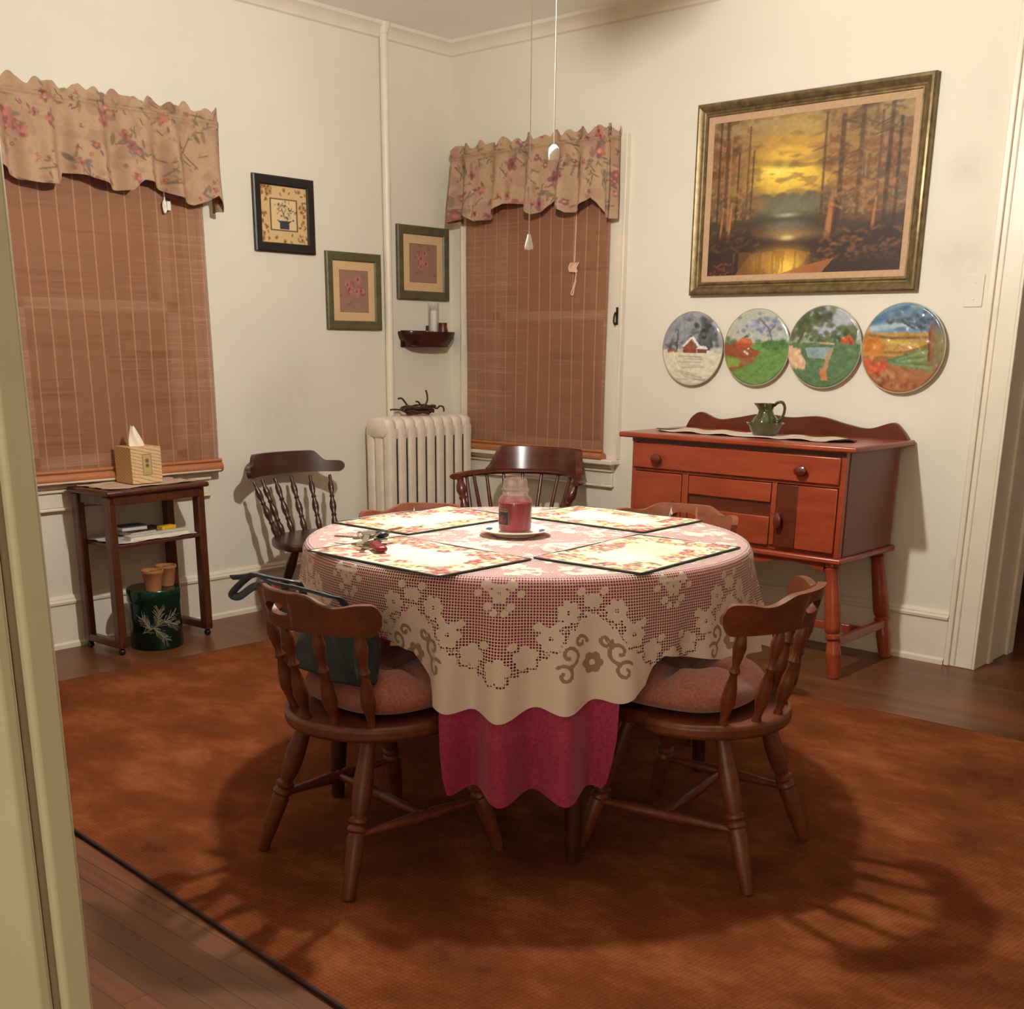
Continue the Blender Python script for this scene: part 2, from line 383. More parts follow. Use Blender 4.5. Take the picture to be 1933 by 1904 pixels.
# ---------------------------------------------------------------- woven bamboo blinds
m, nt, b = newmat('woven bamboo blind'); M_blind = m
v = texco(nt, (1, 1, 1)); f = noise(nt, texco(nt, (1.5, 1.5, 130)), 1, 3, .7); f2 = noise(nt, texco(nt, (2.5, 2.5, 9)), 1, 2)
base = ramp(nt, f, [(.3, lin('a06644')), (.55, lin('b67c5a')), (.75, lin('c8946e'))])
tcx = node(nt, 'ShaderNodeSeparateXYZ'); nt.links.new(v, tcx.inputs[0])
fr_ = mth(nt, 'FRACT', mth(nt, 'MULTIPLY', tcx.outputs[0], 1/.073)); thr = mth(nt, 'LESS_THAN', mth(nt, 'ABSOLUTE', mth(nt, 'SUBTRACT', fr_, .5)), .045)
col = mixc(nt, mth(nt, 'MULTIPLY', thr, .32), base, L4('d4a47c')); nt.links.new(col, b.inputs['Base Color']); setp(b, Roughness=.7)
slat = mth(nt, 'FRACT', mth(nt, 'MULTIPLY', tcx.outputs[2], 1/.0075)); 
bump(nt, b, slat, .35, .002)
tr = node(nt, 'ShaderNodeBsdfTransparent'); mx = node(nt, 'ShaderNodeMixShader')
gap = mth(nt, 'ADD', .50, mth(nt, 'MULTIPLY', mth(nt, 'GREATER_THAN', f, .6), .15)); gap = mth(nt, 'MULTIPLY', gap, mth(nt, 'SUBTRACT', 1, mth(nt, 'MULTIPLY', thr, .45)))
nt.links.new(gap, mx.inputs[0]); nt.links.new(b.outputs[0], mx.inputs[1]); nt.links.new(tr.outputs[0], mx.inputs[2]); nt.links.new(mx.outputs[0], nt.nodes['Material Output'].inputs[0])
M_brail = plain('bamboo bottom roll', 'a8683f', .55, .12, 30)
M_cord = plain('blind cord', 'd8ae94', .8)
def blind(name, label, loc, rotz, W, z0, z1, y):
    o = thing(name, label, 'blind', loc, rotz)
    nx, nz = 24, 30; P = []
    rng = random.Random(W)
    for j in range(nz+1):
        z = z0+.02 + (z1-z0-.02)*j/nz; P.append([(-W/2 + W*i/nx, y + .004*math.sin(3*i/nx*PI+j*.21), z) for i in range(nx+1)])
    mb = MB(); mb.sheet(P); mb.build('woven_shade', M_blind, o, solid=.003)
    r = MB(); r.tube([(-W/2-.008, y-.005, z0+.015), (W/2+.008, y-.005, z0+.015)], .024, 14, 1); r.tube([(-W/2-.008, y-.012, z0+.045), (W/2+.008, y-.012, z0+.045)], .008, 8); r.build('bottom_roll', M_brail, o)
    h = MB(); h.box(-W/2, W/2, y, y+.03, z1-.02, z1+.03); h.build('head_rail', M_brail, o)
    return o
bl1 = blind('bamboo_blind', 'woven bamboo blind lowered over the window between radiator and sideboard', (-3.968, YR, 0), 0, .93, .715, 2.12, -.048)
c = MB(); cy = -.06
c.tube([(.274, cy, 1.95), (.272, cy, 1.8), (.268, cy, 1.65)], .003, 6)
for k in range(5): c.tube(spline([(.25+.012*k, cy-.004, 1.648), (.243+.009*k, cy-.012, 1.625-.004*k), (.25+.01*k, cy-.008, 1.606), (.27, cy-.004, 1.64)], 4), .004, 6)
c.tube(spline([(.272, cy, 1.64), (.284, cy-.004, 1.61), (.278, cy-.006, 1.56), (.262, cy-.004, 1.525), (.254, cy-.004, 1.505), (.266, cy-.004, 1.50), (.272, cy-.004, 1.53), (.28, cy, 1.57)], 5), .0035, 6)
c.build('pull_cord', M_cord, bl1)
bl2 = blind('bamboo_blind', 'woven bamboo blind lowered over the window behind the tissue box', (XL, 2.60, 0), PI/2, .97, .70, 2.10, -.048)
c = MB(); c.tube([(.292, -.06, 2.0), (.290, -.062, 1.83)], .003, 6)
c.tube(spline([(.29, -.062, 1.83), (.278, -.07, 1.81), (.282, -.072, 1.78), (.292, -.066, 1.80), (.288, -.062, 1.83)], 5), .005, 6); c.box(.292, .308, -.078, -.062, 1.79, 1.825)
c.build('pull_cord', M_white, bl2, bevel=.002)

# ---------------------------------------------------------------- floral valances
M_val = painted('floral valance cotton', .85, bmp=.2)
def valance(label, loc, rotz, W, ztop, bottom, seed, depth=.085):
    """bottom: [(x, z)] scallop polyline from left to right in metres from the left end"""
    rng = np.random.RandomState(seed); ret = depth; total = W + 2*ret; nx = 300; ny = 110
    bx = [p[0] for p in bottom]; bz = [p[1] for p in bottom]
    S = np.linspace(0, total, nx); P = []; UV = np.zeros((ny, nx, 2))
    ph = rng.uniform(0, 6, 6)
    ruf = .009*np.sin(S*42+ph[0]) + .010*np.sin(S*77+ph[1]) + .008*np.abs(np.sin(S*67+ph[2]))
    for j in range(ny):
        t = j/(ny-1); row = []
        for i, s in enumerate(S):
            x = min(max(s-ret, 0), W); zb = np.interp(x, bx, bz)
            # rounded corners where the cloth returns to the wall
            if s < ret: px, py = -W/2, -s
            elif s > total-ret: px, py = W/2, -(total-s)
            else: px, py = -W/2 + x, -ret
            zt = ztop + ruf[i]
            z = zt + (zb-zt)*t; d = ztop - .05 - z
            amp = .007 + .019*min(1, max(0, d/.2)) if d > 0 else .013
            fold = amp*(math.sin(s*34+ph[3]+.8*math.sin(s*7)) + .6*math.sin(s*59+ph[4]))
            if abs(z-(ztop-.045)) < .012: fold *= .2
            e = min(1, min(s, total-s)/.03); fold *= e
            if s < ret or s > total-ret: px += fold*.5*(1 if s > ret else -1)
            else: py -= fold + .02*(t*t)
            row.append((px, min(py, -.004), z)); UV[j, i] = (s, ztop - z)
        P.append(row)
    X, Y = UV[..., 0], UV[..., 1]
    p = Paint(X, Y, 'a8886a'); p.mix(.5*vn(X, Y, 9, 3, seed), 'b89a7a'); p.mix(.25*(vn(X, Y, 150, 2, 3) > .55), '927258'); p.mix(.5*np.clip((vn(X, Y, 22, 2, seed+3)-.55)*8, 0, 1), '94685a')
    reds = ['7e2f36', '8c3a3c', '6f3340', 'a2483e', '70404c']
    for k in range(int(total*125)):
        cx, cy = rng.uniform(0, total), rng.uniform(0, .36); r = rng.choice([.008, .011, .015, .021, .03], p=[.3, .28, .2, .14, .08])
        for q in range(rng.randint(1, 4)): p.leaf(cx+rng.normal(0, r), cy+rng.normal(0, r), r*.8, rng.choice(['6a5a46', '7a6450', '5c4a48', '806a4e']), rng.uniform(0, 6))
        if rng.rand() < .5: p.flower(cx, cy, r, rng.choice(reds), rng.choice(['b4685c', '5c2630', 'c48a70']), rng, 5, rng.choice(['9c5550', 'a8625a', '7c3c48']))
        else: p.line([(cx, cy), (cx+rng.normal(0, .03), cy+rng.normal(0, .03))], .003, '6a5744')
    p.mix(.30*vn(X, Y, 30, 2, seed+8), 'a8886a'); p.mix(.5*np.exp(-((Y-.045)/.004)**2), '7c6248')
    mb = MB(); mb.sheet(P)
    o = thing('valance', label, 'valance', loc, rotz)
    mb.build('gathered_cloth', M_val, o, attrs={'col': p.c.reshape(-1, 3)}, smooth=180, solid=.002)
    r = MB(); r.tube([(-W/2+.01, -.004, ztop-.04), (-W/2+.01, -ret+.02, ztop-.04), (W/2-.01, -ret+.02, ztop-.04), (W/2-.01, -.004, ztop-.04)], .007, 8); r.build('curtain_rod', M_white, o)
    return o
valance('gathered floral valance above the window between the corner and the sideboard', (-3.966, YR-.035, 0), 0, 1.0, 2.215,
        [(0, 1.86), (.03, 1.875), (.10, 1.895), (.17, 1.86), (.25, 1.865), (.37, 1.93), (.47, 1.925), (.56, 1.868), (.62, 1.88), (.675, 1.925), (.77, 1.865), (.80, 1.868), (.92, 1.92), (.95, 1.9), (1.0, 1.83)], 5)
valance('gathered floral valance above the window at the left beside the doorway', (XL+.022, 2.655, 0), PI/2, .99, 2.19,
        [(0, 1.88), (.09, 1.84), (.17, 1.835), (.255, 1.835), (.27, 1.885), (.36, 1.88), (.49, 1.842), (.545, 1.845), (.60, 1.89), (.65, 1.885), (.74, 1.84), (.84, 1.815), (.90, 1.835), (.94, 1.86), (.99, 1.80)], 11)

# ---------------------------------------------------------------- rug
rp = [(-4.12, 1.43), (.35, 1.15), (.35, 3.90), (-3.99, 3.735)]
rg = thing('area_rug', 'large rust brown woven rug under the round table', 'rug', (-2.0, 2.5, 0))
MB().prism([(x+2, y-2.5) for x, y in rp], .001, .011).build('woven_pile', M_rug, rg, bevel=.003)
e = MB(); L = [(x+2, y-2.5, .007) for x, y in rp]
for i in range(4): e.tube([L[i], L[(i+1) % 4]], .0058, 8, .8)
e.build('bound_edge', M_rugedge, rg)

# ---------------------------------------------------------------- chairs
def arcp(R, a, cy): return (R*math.sin(a), cy - R*math.cos(a))
def crest_mesh(R, A, cy, zb, zt, th, slope, hole=None, n=64, z0=.60):
    """curved top rail: zb(u), zt(u) with u in -1..1 along the arc; hole = (half width in u, zlow, zhigh)"""
    mb = MB(); cols = []
    for i in range(n+1):
        u = math.sin(PI/2*(-1 + 2*i/n)*.999) if not hole else -1 + 2*i/n; a = A*u; lo, hi = zb(u), zt(u)
        e_ = max(0, (abs(u)-.90)/.10); k_ = (1-.93*e_*e_)**.5; c_ = (lo+hi)/2; lo, hi = c_-(c_-lo)*k_, c_+(hi-c_)*k_; mid = (lo+hi)/2; h0 = h1 = mid; op = False
        if hole:
            hw, hz0, hz1 = hole; q = u/hw
            if abs(q) < 1:
                k = (1-abs(q)**3)**.5; c = (hz0+hz1)/2; h0 = c-(c-hz0)*k; h1 = c+(hz1-c)*k; op = True
            else: h0 = h1 = (hz0+hz1)/2
        front = []; back = []
        if not hole: h0, h1 = lo+(hi-lo)*.34, lo+(hi-lo)*.67
        for z in (lo, h0, h1, hi):
            r = R + (z-z0)*slope
            x, y = arcp(r-th/2, a, cy); front.append((x, y, z)); x, y = arcp(r+th/2, a, cy); back.append((x, y, z))
        cols.append((mb.add(front+back, []), op))
    f = mb.f
    for i in range(n):
        p, q = cols[i][0], cols[i+1][0]; op = cols[i][1] or cols[i+1][1]
        op = cols[i][1] and cols[i+1][1] or (cols[i][1] != cols[i+1][1])
        for (k, off) in ((0, 0), (2, 0)):
            f.append((p+k, q+k, q+k+1, p+k+1)); f.append((p+k+4, p+k+5, q+k+5, q+k+4))
        if not op and not hole: f.append((p+1, q+1, q+2, p+2)); f.append((p+5, p+6, q+6, q+5))
        elif not op: pass
        else: f.append((p+1, p+5, q+5, q+1)); f.append((p+2, q+2, q+6, p+6))
        f.append((p+3, q+3, q+7, p+7)); f.append((p, p+4, q+4, q))
    for c in (cols[0][0], cols[-1][0]):
        for k in range(3): f.append((c+k, c+k+1, c+k+5, c+k+4))
    return mb
LEGP = [(a_, b_*1.1) for a_, b_ in [(0, .015), (.12, .017), (.3, .022), (.42, .021), (.50, .015), (.515, .021), (.535, .021), (.55, .015), (.565, .021), (.585, .022), (.60, .018), (.63, .0205), (.8, .018), (.97, .0135), (1, .012)]]
SPIN = [(0, .008), (.06, .0085), (.13, .0135), (.20, .0165), (.30, .012), (.38, .0085), (.43, .014), (.47, .0085), (.60, .0155), (.74, .0185), (.84, .012), (.92, .009), (.96, .0125), (1, .011)]
BOB = [(0, .007), (.05, .009), (.1, .007), (.18, .0145), (.26, .0145), (.35, .0085), (.385, .013), (.42, .0085), (.52, .0165), (.60, .0165), (.69, .0095), (.725, .0135), (.76, .0095), (.84, .0160), (.91, .0145), (1, .009)]
STR = [(0, .008), (.2, .011), (.44, .016), (.47, .012), (.5, .0155), (.53, .012), (.56, .016), (.8, .011), (1, .008)]
def seat_outline(w=.225, f=.205):
    pts = [(w*math.cos(PI+PI*k/28), -.005 + (w+.0)*math.sin(PI+PI*k/28)) for k in range(29)]
    pts += [(w, .02), (w-.012, .045), (w-.035, .06), (f-.022, .09), (f-.012, .15), (f-.02, .19), (f-.05, .208)]
    pts += [(-x, y) for x, y in pts[-1:28:-1]]
    return pts
def make_chair(name, label, cat, mat, spindles, R=.232, A=rad(61), crest='hump', sp=SPIN, group=None, sw=.225, fx=.215):
    t = thing(name, label, cat, group=group)
    s = MB(); s.prism(seat_outline(sw, sw-.02), .362, .398); s.build('seat', mat, t, bevel=.011, seg=3)
    cy = -.02
    if crest == 'hump':
        zb = lambda u: .628 - .004*abs(u)
        def zt(u):
            v = abs(u); h = .716 if v < .30 else .716-.024*(.5-.5*math.cos(PI*min(1, (v-.30)/.30)))
            if v > .62: h += .008*(.5-.5*math.cos(PI*min(1, (v-.62)/.2)))
            return h
        hole = (.17, .660, .688)
    else:
        zb = lambda u: .662
        def zt(u):
            v = abs(u); h = .762 if v < .52 else .762-.048*(.5-.5*math.cos(PI*min(1, (v-.52)/.22)))
            return h
        hole = None
    crest_mesh(R, A, cy, zb, zt, .021, .20, hole).build('crest_rail', mat, t, bevel=.004, seg=2, smooth=50)
    for k in range(spindles):
        u = -1 + 2*(k+.5)/spindles if spindles > 5 else -.86 + 1.72*k/(spindles-1)
        a = A*u*.93; x1, y1 = arcp(R+.008, a, cy); x0, y0 = arcp(sw-.025, a*1.05, -.005)
        m_ = MB(); m_.rod((x1, y1, .645), (x0, y0, .39), sp); m_.build('spindle', mat, t)
    for sx in (-1, 1):
        m_ = MB(); m_.rod((sx*.125, -.115, .37), (sx*.19, -.236, 0), LEGP, 14); m_.build('leg', mat, t)
        m_ = MB(); m_.rod((sx*.14, .12, .37), (sx*fx, .22, 0), LEGP, 14); m_.build('leg', mat, t)
        m_ = MB(); m_.rod((sx*.172, -.183, .145), (sx*.19, .185, .145), STR); m_.build('stretcher', mat, t)
    m_ = MB(); m_.rod((-.181, 0, .145), (.181, 0, .145), STR); m_.build('stretcher', mat, t)
    return t
GC = 'captain style side chairs around the round table'
ch = make_chair('dining_chair', 'brown wooden chair at near right of the table with pink cushion', 'chair', M_chair, 5, group=GC)
ch.location = (-1.482, 2.39, .0118); ch.rotation_euler.z = rad(98)
chL = dup(ch, (-2.062, 1.822, .0118), rad(-5.5), 'brown wooden chair at near left of the table with handbag straps over its top rail')
chA = dup(ch, (-2.735, 2.61, .0118), rad(-142), 'wooden chair beyond the table in front of the radiator, only its top rail showing')
chB = dup(ch, (-2.175, 3.20, .0118), rad(196), 'wooden chair pushed in beyond the table in front of the sideboard')
for r in (chA, chB):
    for c_ in r.children:
        if c_.name.startswith('crest'):
            c_.data = c_.data.copy(); c_.data.materials[0] = M_chair2
cw = make_chair('side_chair', 'dark walnut chair with turned spindles standing against the left wall beside the radiator', 'chair', M_wchair, 6, R=.345, A=rad(51), crest='plateau', sp=BOB, sw=.285, fx=.25)
cw.location = (-4.14, 3.42, 0); cw.rotation_euler.z = rad(-90)

# captain's armchair
ac = thing('captain_armchair', 'dark red wooden captain armchair with horseshoe arms in front of the window', 'armchair', (-3.655, 4.165, 0), rad(199))
s = MB(); s.prism(seat_outline(.245, .23), .385, .425); s.build('seat', M_arm, ac, bevel=.012, seg=3)
zb = lambda u: .655
def zt(u):
    v = abs(u); return .775 - .095*(.5-.5*math.cos(PI*min(1, max(0, v-.66)/.32)))
crest_mesh(.265, rad(58), -.02, zb, zt, .034, .30).build('crest_rail', M_arm, ac, bevel=.006)
pts = [(.308, .06, .648), (.316, .045, .648), (.312, .005, .65), (.292, -.05, .653)] + [(.272*math.sin(rad(a)), -.03-.272*math.cos(rad(a)), .655) for a in range(70, -71, -10)] + [(-.292, -.05, .653), (-.312, .005, .65), (-.316, .045, .648), (-.308, .06, .648)]
a = MB(); a.tube(spline(pts, 4), .029, 12, .5); a.build('arm_rail', M_arm, ac)
for k in range(9):
    an = rad(-84+21*k); m_ = MB(); m_.rod((.268*math.sin(an), -.03-.268*math.cos(an), .65), (.205*math.sin(an), -.01-.205*math.cos(an), .41), [(0, .008), (.3, .009), (.7, .0105), (1, .009)]); m_.build('spindle', M_arm, ac)
AP = [(0, .012), (.08, .014), (.16, .022), (.26, .026), (.36, .015), (.4, .02), (.46, .014), (.66, .026), (.8, .028), (.9, .017), (1, .015)]
for sx in (-1, 1):
    m_ = MB(); m_.rod((sx*.303, .03, .645), (sx*.218, .11, .41), AP, 14); m_.build('arm_post', M_arm, ac)
    m_ = MB(); m_.rod((sx*.292, -.03, .648), (sx*.222, .055, .41), [(0, .008), (.5, .011), (1, .009)]); m_.build('spindle', M_arm, ac)
    m_ = MB(); m_.rod((sx*.14, -.12, .39), (sx*.20, -.24, 0), LEGP, 14); m_.build('leg', M_arm, ac)
    m_ = MB(); m_.rod((sx*.16, .14, .39), (sx*.23, .23, 0), LEGP, 14); m_.build('leg', M_arm, ac)
    m_ = MB(); m_.rod((sx*.18, -.19, .15), (sx*.205, .19, .15), STR); m_.build('stretcher', M_arm, ac)
m_ = MB(); m_.rod((-.19, 0, .15), (.19, 0, .15), STR); m_.build('stretcher', M_arm, ac)

# ---------------------------------------------------------------- seat cushions
m, nt, b = newmat('dusty pink cushion corduroy'); M_cush = m
f = noise(nt, texco(nt, (1, 1, 1)), 140, 3); nt.links.new(ramp(nt, f, [(.3, lin('8a4c3e')), (.7, lin('a8685a'))]), b.inputs['Base Color']); setp(b, Roughness=.95, Sheen_Weight=.3); bump(nt, b, f, .3, .003)
def cushion(label, loc, rotz, W=.194, H=.082):
    P = []; nr_, na = 22, 72
    t = thing('seat_cushion', label, 'cushion', loc, rotz)
    def pt(r, a, top):
        e = 1/((abs(math.cos(a))**2.8 + abs(math.sin(a))**2.8)**(1/2.8)); R = W*e*r; x, y = R*math.cos(a), R*math.sin(a)*.98
        edge = (1-r**4)**.5 if r < 1 else 0
        h = H*.42*edge
        if top:
            h += H*.42*(math.sin(min(1, r/.62)*PI/2)**2)*(1-r**5)
            cr = min(abs(((a-k*PI/2+PI) % (2*PI))-PI) for k in range(4)); h -= .032*math.exp(-(cr/.19)**2)*min(1, r*2)*(1-r**3)
            return (x, y, H*.45 + h)
        return (x, y, H*.45 - H*.43*edge)
    for j in range(nr_+1): P.append([pt(j/nr_, 2*PI*i/na, True) for i in range(na)])
    for j in range(nr_-1, -1, -1): P.append([pt(j/nr_, 2*PI*i/na, False) for i in range(na)])
    mb = MB(); mb.sheet(P, True); mb.build('padded_cover', M_cush, t, smooth=180)
    bt = MB(); bt.lathe([(0, -.004), (.012, -.003), (.013, .002), (.008, .005), (0, .006)], 14, Matrix.Translation((0, 0, H*.87))); bt.build('tuft_button', M_cush, t)
    return t
cushion('pink tufted seat cushion on the near right chair', (-1.520, 2.384, .4105), rad(98))
cushion('pink tufted seat cushion on the near left chair beneath the handbag', (-2.059, 1.856, .4105), rad(-5.5))
# ---------------------------------------------------------------- round table, undercloth, lace cloth
TC = (-2.09, 2.42)
tb = thing('dining_table', 'round dining table hidden under lace and rose cloths', 'table', (TC[0], TC[1], .0118), rad(9))
t_ = MB(); t_.lathe([(0, .70), (.585, .70), (.602, .708), (.602, .722), (.592, .732), (0, .732)], 72); t_.build('tabletop', M_table, tb)
t_ = MB(); t_.box(-.37, .37, -.37, -.345, .62, .70); t_.box(-.37, .37, .345, .37, .62, .70); t_.box(-.37, -.345, -.37, .37, .62, .70); t_.box(.345, .37, -.37, .37, .62, .70); t_.build('apron', M_table, tb)
for sx in (-1, 1):
    for sy in (-1, 1):
        l = MB(); l.rod((sx*.365, sy*.365, .70), (sx*.39, sy*.39, 0), [(0, .032), (.25, .032), (.3, .024), (.34, .03), (.6, .028), (.9, .02), (1, .018)], 14); l.build('leg', M_table, tb)

def window_fn(phi, c0, half, tr):
    """1 in the four diagonal drops between the chairs, 0 where the chairs push the cloth in"""
    d = abs(((phi - c0 + 45) % 90) - 45)
    x = min(1, max(0, (half + tr - d) / (2*tr))); return x*x*(3-2*x)
def cloth_points(r0, zt, hem, bulge, fold, nphi, ntop, ndrop, cr=.018):
    rows = []; info = []
    for j in range(ntop):
        rr = (r0-cr) * ((j+1)/ntop) ; row = []; inf = []
        for i in range(nphi):
            p = 2*PI*i/nphi; row.append((rr*math.cos(p), rr*math.sin(p), zt)); inf.append((math.degrees(p), -(r0-cr-rr)))
        rows.append(row); info.append(inf)
    for j in range(1, ndrop+1):
        row = []; inf = []
        for i in range(nphi):
            p = 2*PI*i/nphi; pd = math.degrees(p); H_ = zt - hem(pd); L = H_ - cr + cr*PI/2; d = L*j/ndrop
            if d < cr*PI/2: th = d/cr; r = r0-cr+cr*math.sin(th); z = zt-cr+cr*math.cos(th)
            else: s = d-cr*PI/2; r = r0 + bulge(pd, s) + fold(pd, s); z = zt-cr-s
            row.append((r*math.cos(p), r*math.sin(p), z)); inf.append((pd, d))
        rows.append(row); info.append(inf)
    return rows, np.array(info)
def fold_fn(pd, s):
    k = min(1, s/.28); return .024*k*k*(3-2*k)*math.cos(rad(29*(pd+53.5)) + .5*math.sin(rad(5*pd))) * (.35+.65*window_fn(pd, -48, 20, 6)) + .006*k*math.sin(rad(13*pd))
def bul(pd, s): return _per(pd, 2)*(min(1.25, s/.28)**1.2)
hem_p = lambda pd: .56 + (.238-.56)*window_fn(pd, -48.5, 18, 2.2)*(abs((pd+48.5+180) % 360 - 180) < 45) - .010*math.cos(rad(29*(pd+53.5)))*window_fn(pd, -48.5, 18, 3)
_k = np.array([(-130, .50, .03), (-110, .56, -.03), (-86, .57, -.06), (-76, .555, -.045), (-71, .50, .0), (-68.5, .445, .035), (-62, .436, .05), (-55, .434, .055), (-46, .450, .048), (-37, .455, .052), (-27, .470, .045), (-23, .49, .03), (-20, .53, .008), (-17, .55, -.004), (-8, .53, .0), (3, .505, .025), (14, .495, .045), (26, .48, .05), (45, .45, .05), (64, .49, .03), (75, .52, 0), (105, .52, 0), (116, .49, .03), (135, .45, .05), (154, .49, .03), (165, .52, 0), (195, .52, 0), (206, .49, .03), (218, .46, .05)])
def _per(pd, c): return float(np.interp((pd + 130) % 360 - 130, np.append(_k[:, 0], 230), np.append(_k[:, c], _k[0, c])))
hem_l = lambda pd: _per(pd, 1) - .008*math.cos(rad(29*(pd+53.5)))*window_fn(pd, -48, 19, 4)
m, nt, b = newmat('rose undercloth'); M_rose = m
f = noise(nt, texco(nt, (1, 1, 1)), 120, 2); nt.links.new(ramp(nt, f, [(.3, lin('8c2040')), (.7, lin('a83056'))]), b.inputs['Base Color']); setp(b, Roughness=.8, Sheen_Weight=.2); bump(nt, b, f, .12, .002)
pw = lambda pd, s: fold_fn(pd, s) + .016*min(1, max(0, s-.26)/.2)*math.cos(rad(29*(pd+53.5)))
rows, inf = cloth_points(.612, .7465, hem_p, bul, pw, 540, 6, 44)
mb = MB(); mb.sheet(rows, True); mb.add([(0, 0, .7465)], []); k = len(mb.v)-1; mb.f += [(i, (i+1) % 540, k) for i in range(540)]
o = mb.build('undercloth', M_rose, loc=(TC[0], TC[1], 0), smooth=180); tag(o, 'rose pink round undercloth hanging below the lace cloth', 'tablecloth')

NPH = 840
rows, inf = cloth_points(.6175, .7515, hem_l, lambda p, s: bul(p, s) + .004, lambda p, s: fold_fn(p, s), NPH, 64, 66)
PD = inf[..., 0]; D = inf[..., 1]; top = D <= 0
U = ((PD + 55 + 20) % 40) - 20; SC = np.floor((PD + 55 + 20) / 40)
x = U * .0109                                                # metres along the edge inside one scallop
au = np.abs(U)
dc = np.interp(au, [0, 6, 11, 15.5, 20], [.222, .195, .150, .098, .060])      # the flower chain
solid = np.zeros_like(D)
def put(fx, fd, R_f, n, ph, sharp=.0045):
    global solid, ring
    dx = x - fx; dy = D - fd; ro = np.hypot(dx, dy); th = np.arctan2(dy, dx)
    edge = R_f*(.66 + .38*np.abs(np.cos(n*.5*th+ph))**.7)
    solid = np.maximum(solid, np.clip((edge-ro)/sharp*.5+.5, 0, 1))
    hole = np.clip((R_f*.17-np.abs(ro-R_f*.30))/sharp*.5+.1, 0, 1) if n < 6 else np.clip((R_f*.22-ro)/sharp*.5+.5, 0, 1)
    solid = np.where((ro < R_f*.6), np.minimum(solid, 1-.85*hole), solid)
    ring = np.maximum(ring, ((ro > edge) & (ro < edge+.006)).astype(float))
ring = np.zeros_like(D)
below = D - (dc + .030 + .006*np.cos(x*2*PI/.022))
solid = np.maximum(solid, np.clip(below/.004+.5, 0, 1))
band = (np.abs(D-dc-.020) < .014)                             # openwork along the chain
solid = np.where(band & (np.cos(x*2*PI/.02)*np.cos((D-dc)*2*PI/.016) > .25), np.maximum(solid, .9), solid)
for fx, fd, R_f, n, ph in ((0, .222, .031, 5, .4), (.063, .192, .029, 5, 1.2), (-.063, .192, .029, 5, .2), (.118, .146, .031, 6, .3), (-.118, .146, .031, 6, 0), (.160, .088, .028, 7, 0), (-.160, .088, .028, 7, .5), (.212, .062, .018, 5, 0), (-.212, .062, .018, 5, 0), (0, .045, .024, 6, 0), (.03, .026, .014, 4, 0), (-.03, .026, .014, 4, 0)):
    put(fx, fd, R_f, n, ph)
for fx, fd, R_f in ((.027, .075, .011), (-.027, .075, .011), (.012, .09, .009), (-.012, .09, .009), (.05, .045, .010), (-.05, .045, .010), (.033, .165, .011), (-.033, .165, .011), (.09, .12, .011), (-.09, .12, .011), (.138, .115, .010), (-.138, .115, .010), (.19, .04, .011), (-.19, .04, .011)):
    put(fx, fd, R_f, 2, .6)
solid = np.where((ring > .5) & (below > -.03) & (solid > .5) & (below < .012), .1, solid)
# flat top: scattered flowers and leaves in net
TX = np.array([[q[0] for q in r] for r in rows]); TY = np.array([[q[1] for q in r] for r in rows])
f1 = vn(TX, TY, 17, 2, 4); f2 = vn(TX, TY, 60, 2, 9)
topsol = np.clip((f1*.55 + f2*.55 - .60)/.03 + .5, 0, 1)
solid = np.where(top, np.maximum(topsol*(D < -.02), solid*(D > -.04)), solid)
gx = np.where(top, TX, PD*.0108); gy = np.where(top, TY, D)
emb = np.zeros_like(D)
V_ = ((PD + 35 + 20) % 40) - 20; ex = V_*.0112; ey = D - .195
for k in range(6):
    a = k*PI/3; emb = np.maximum(emb, np.clip((.012-np.hypot(ex-.017*math.cos(a), ey-.012-.017*math.sin(a)))/.004, 0, 1))
def scroll(cx, cy, r, sg, a0):
    global emb
    for q in range(40):
        a = a0 + sg*q*.16; rr = r*(1-q/52); emb = np.maximum(emb, np.clip((.0042-np.hypot(ex-cx-rr*math.cos(a), ey-cy-rr*math.sin(a)))/.003+.5, 0, 1))
for sg in (-1, 1):
    scroll(sg*.06, -.012, .026, sg, PI/2); scroll(sg*.072, .032, .024, -sg, -PI/2+sg*.8); scroll(sg*.03, -.04, .016, sg, 0)
emb = np.where((below > .012) & (D > .11), emb, 0)
m, nt, b = newmat('white lace'); M_lace = m
a = node(nt, 'ShaderNodeAttribute', attribute_name='lace'); sp = node(nt, 'ShaderNodeSeparateColor'); nt.links.new(a.outputs['Color'], sp.inputs[0])
def thread(s): return mth(nt, 'LESS_THAN', mth(nt, 'FRACT', mth(nt, 'MULTIPLY', mth(nt, 'ADD', s, 10), 1/.0070)), .27)
net = mth(nt, 'MAXIMUM', thread(sp.outputs[1]), thread(sp.outputs[2]))
sol_ = mth(nt, 'GREATER_THAN', sp.outputs[0], .5)
opq = mth(nt, 'ADD', mth(nt, 'MULTIPLY', sol_, .88), mth(nt, 'MULTIPLY', mth(nt, 'SUBTRACT', 1, sol_), mth(nt, 'MULTIPLY', net, .95)))
e_ = node(nt, 'ShaderNodeAttribute', attribute_name='stitch'); es = node(nt, 'ShaderNodeSeparateColor'); nt.links.new(e_.outputs['Color'], es.inputs[0])
nt.links.new(mixc(nt, mth(nt, 'GREATER_THAN', es.outputs[0], .5), L4('ead3c4'), L4('a2846a')), b.inputs['Base Color']); setp(b, Roughness=.85)
tr = node(nt, 'ShaderNodeBsdfTransparent'); mx = node(nt, 'ShaderNodeMixShader'); nt.links.new(opq, mx.inputs[0]); nt.links.new(tr.outputs[0], mx.inputs[1]); nt.links.new(b.outputs[0], mx.inputs[2]); nt.links.new(mx.outputs[0], nt.nodes['Material Output'].inputs[0])
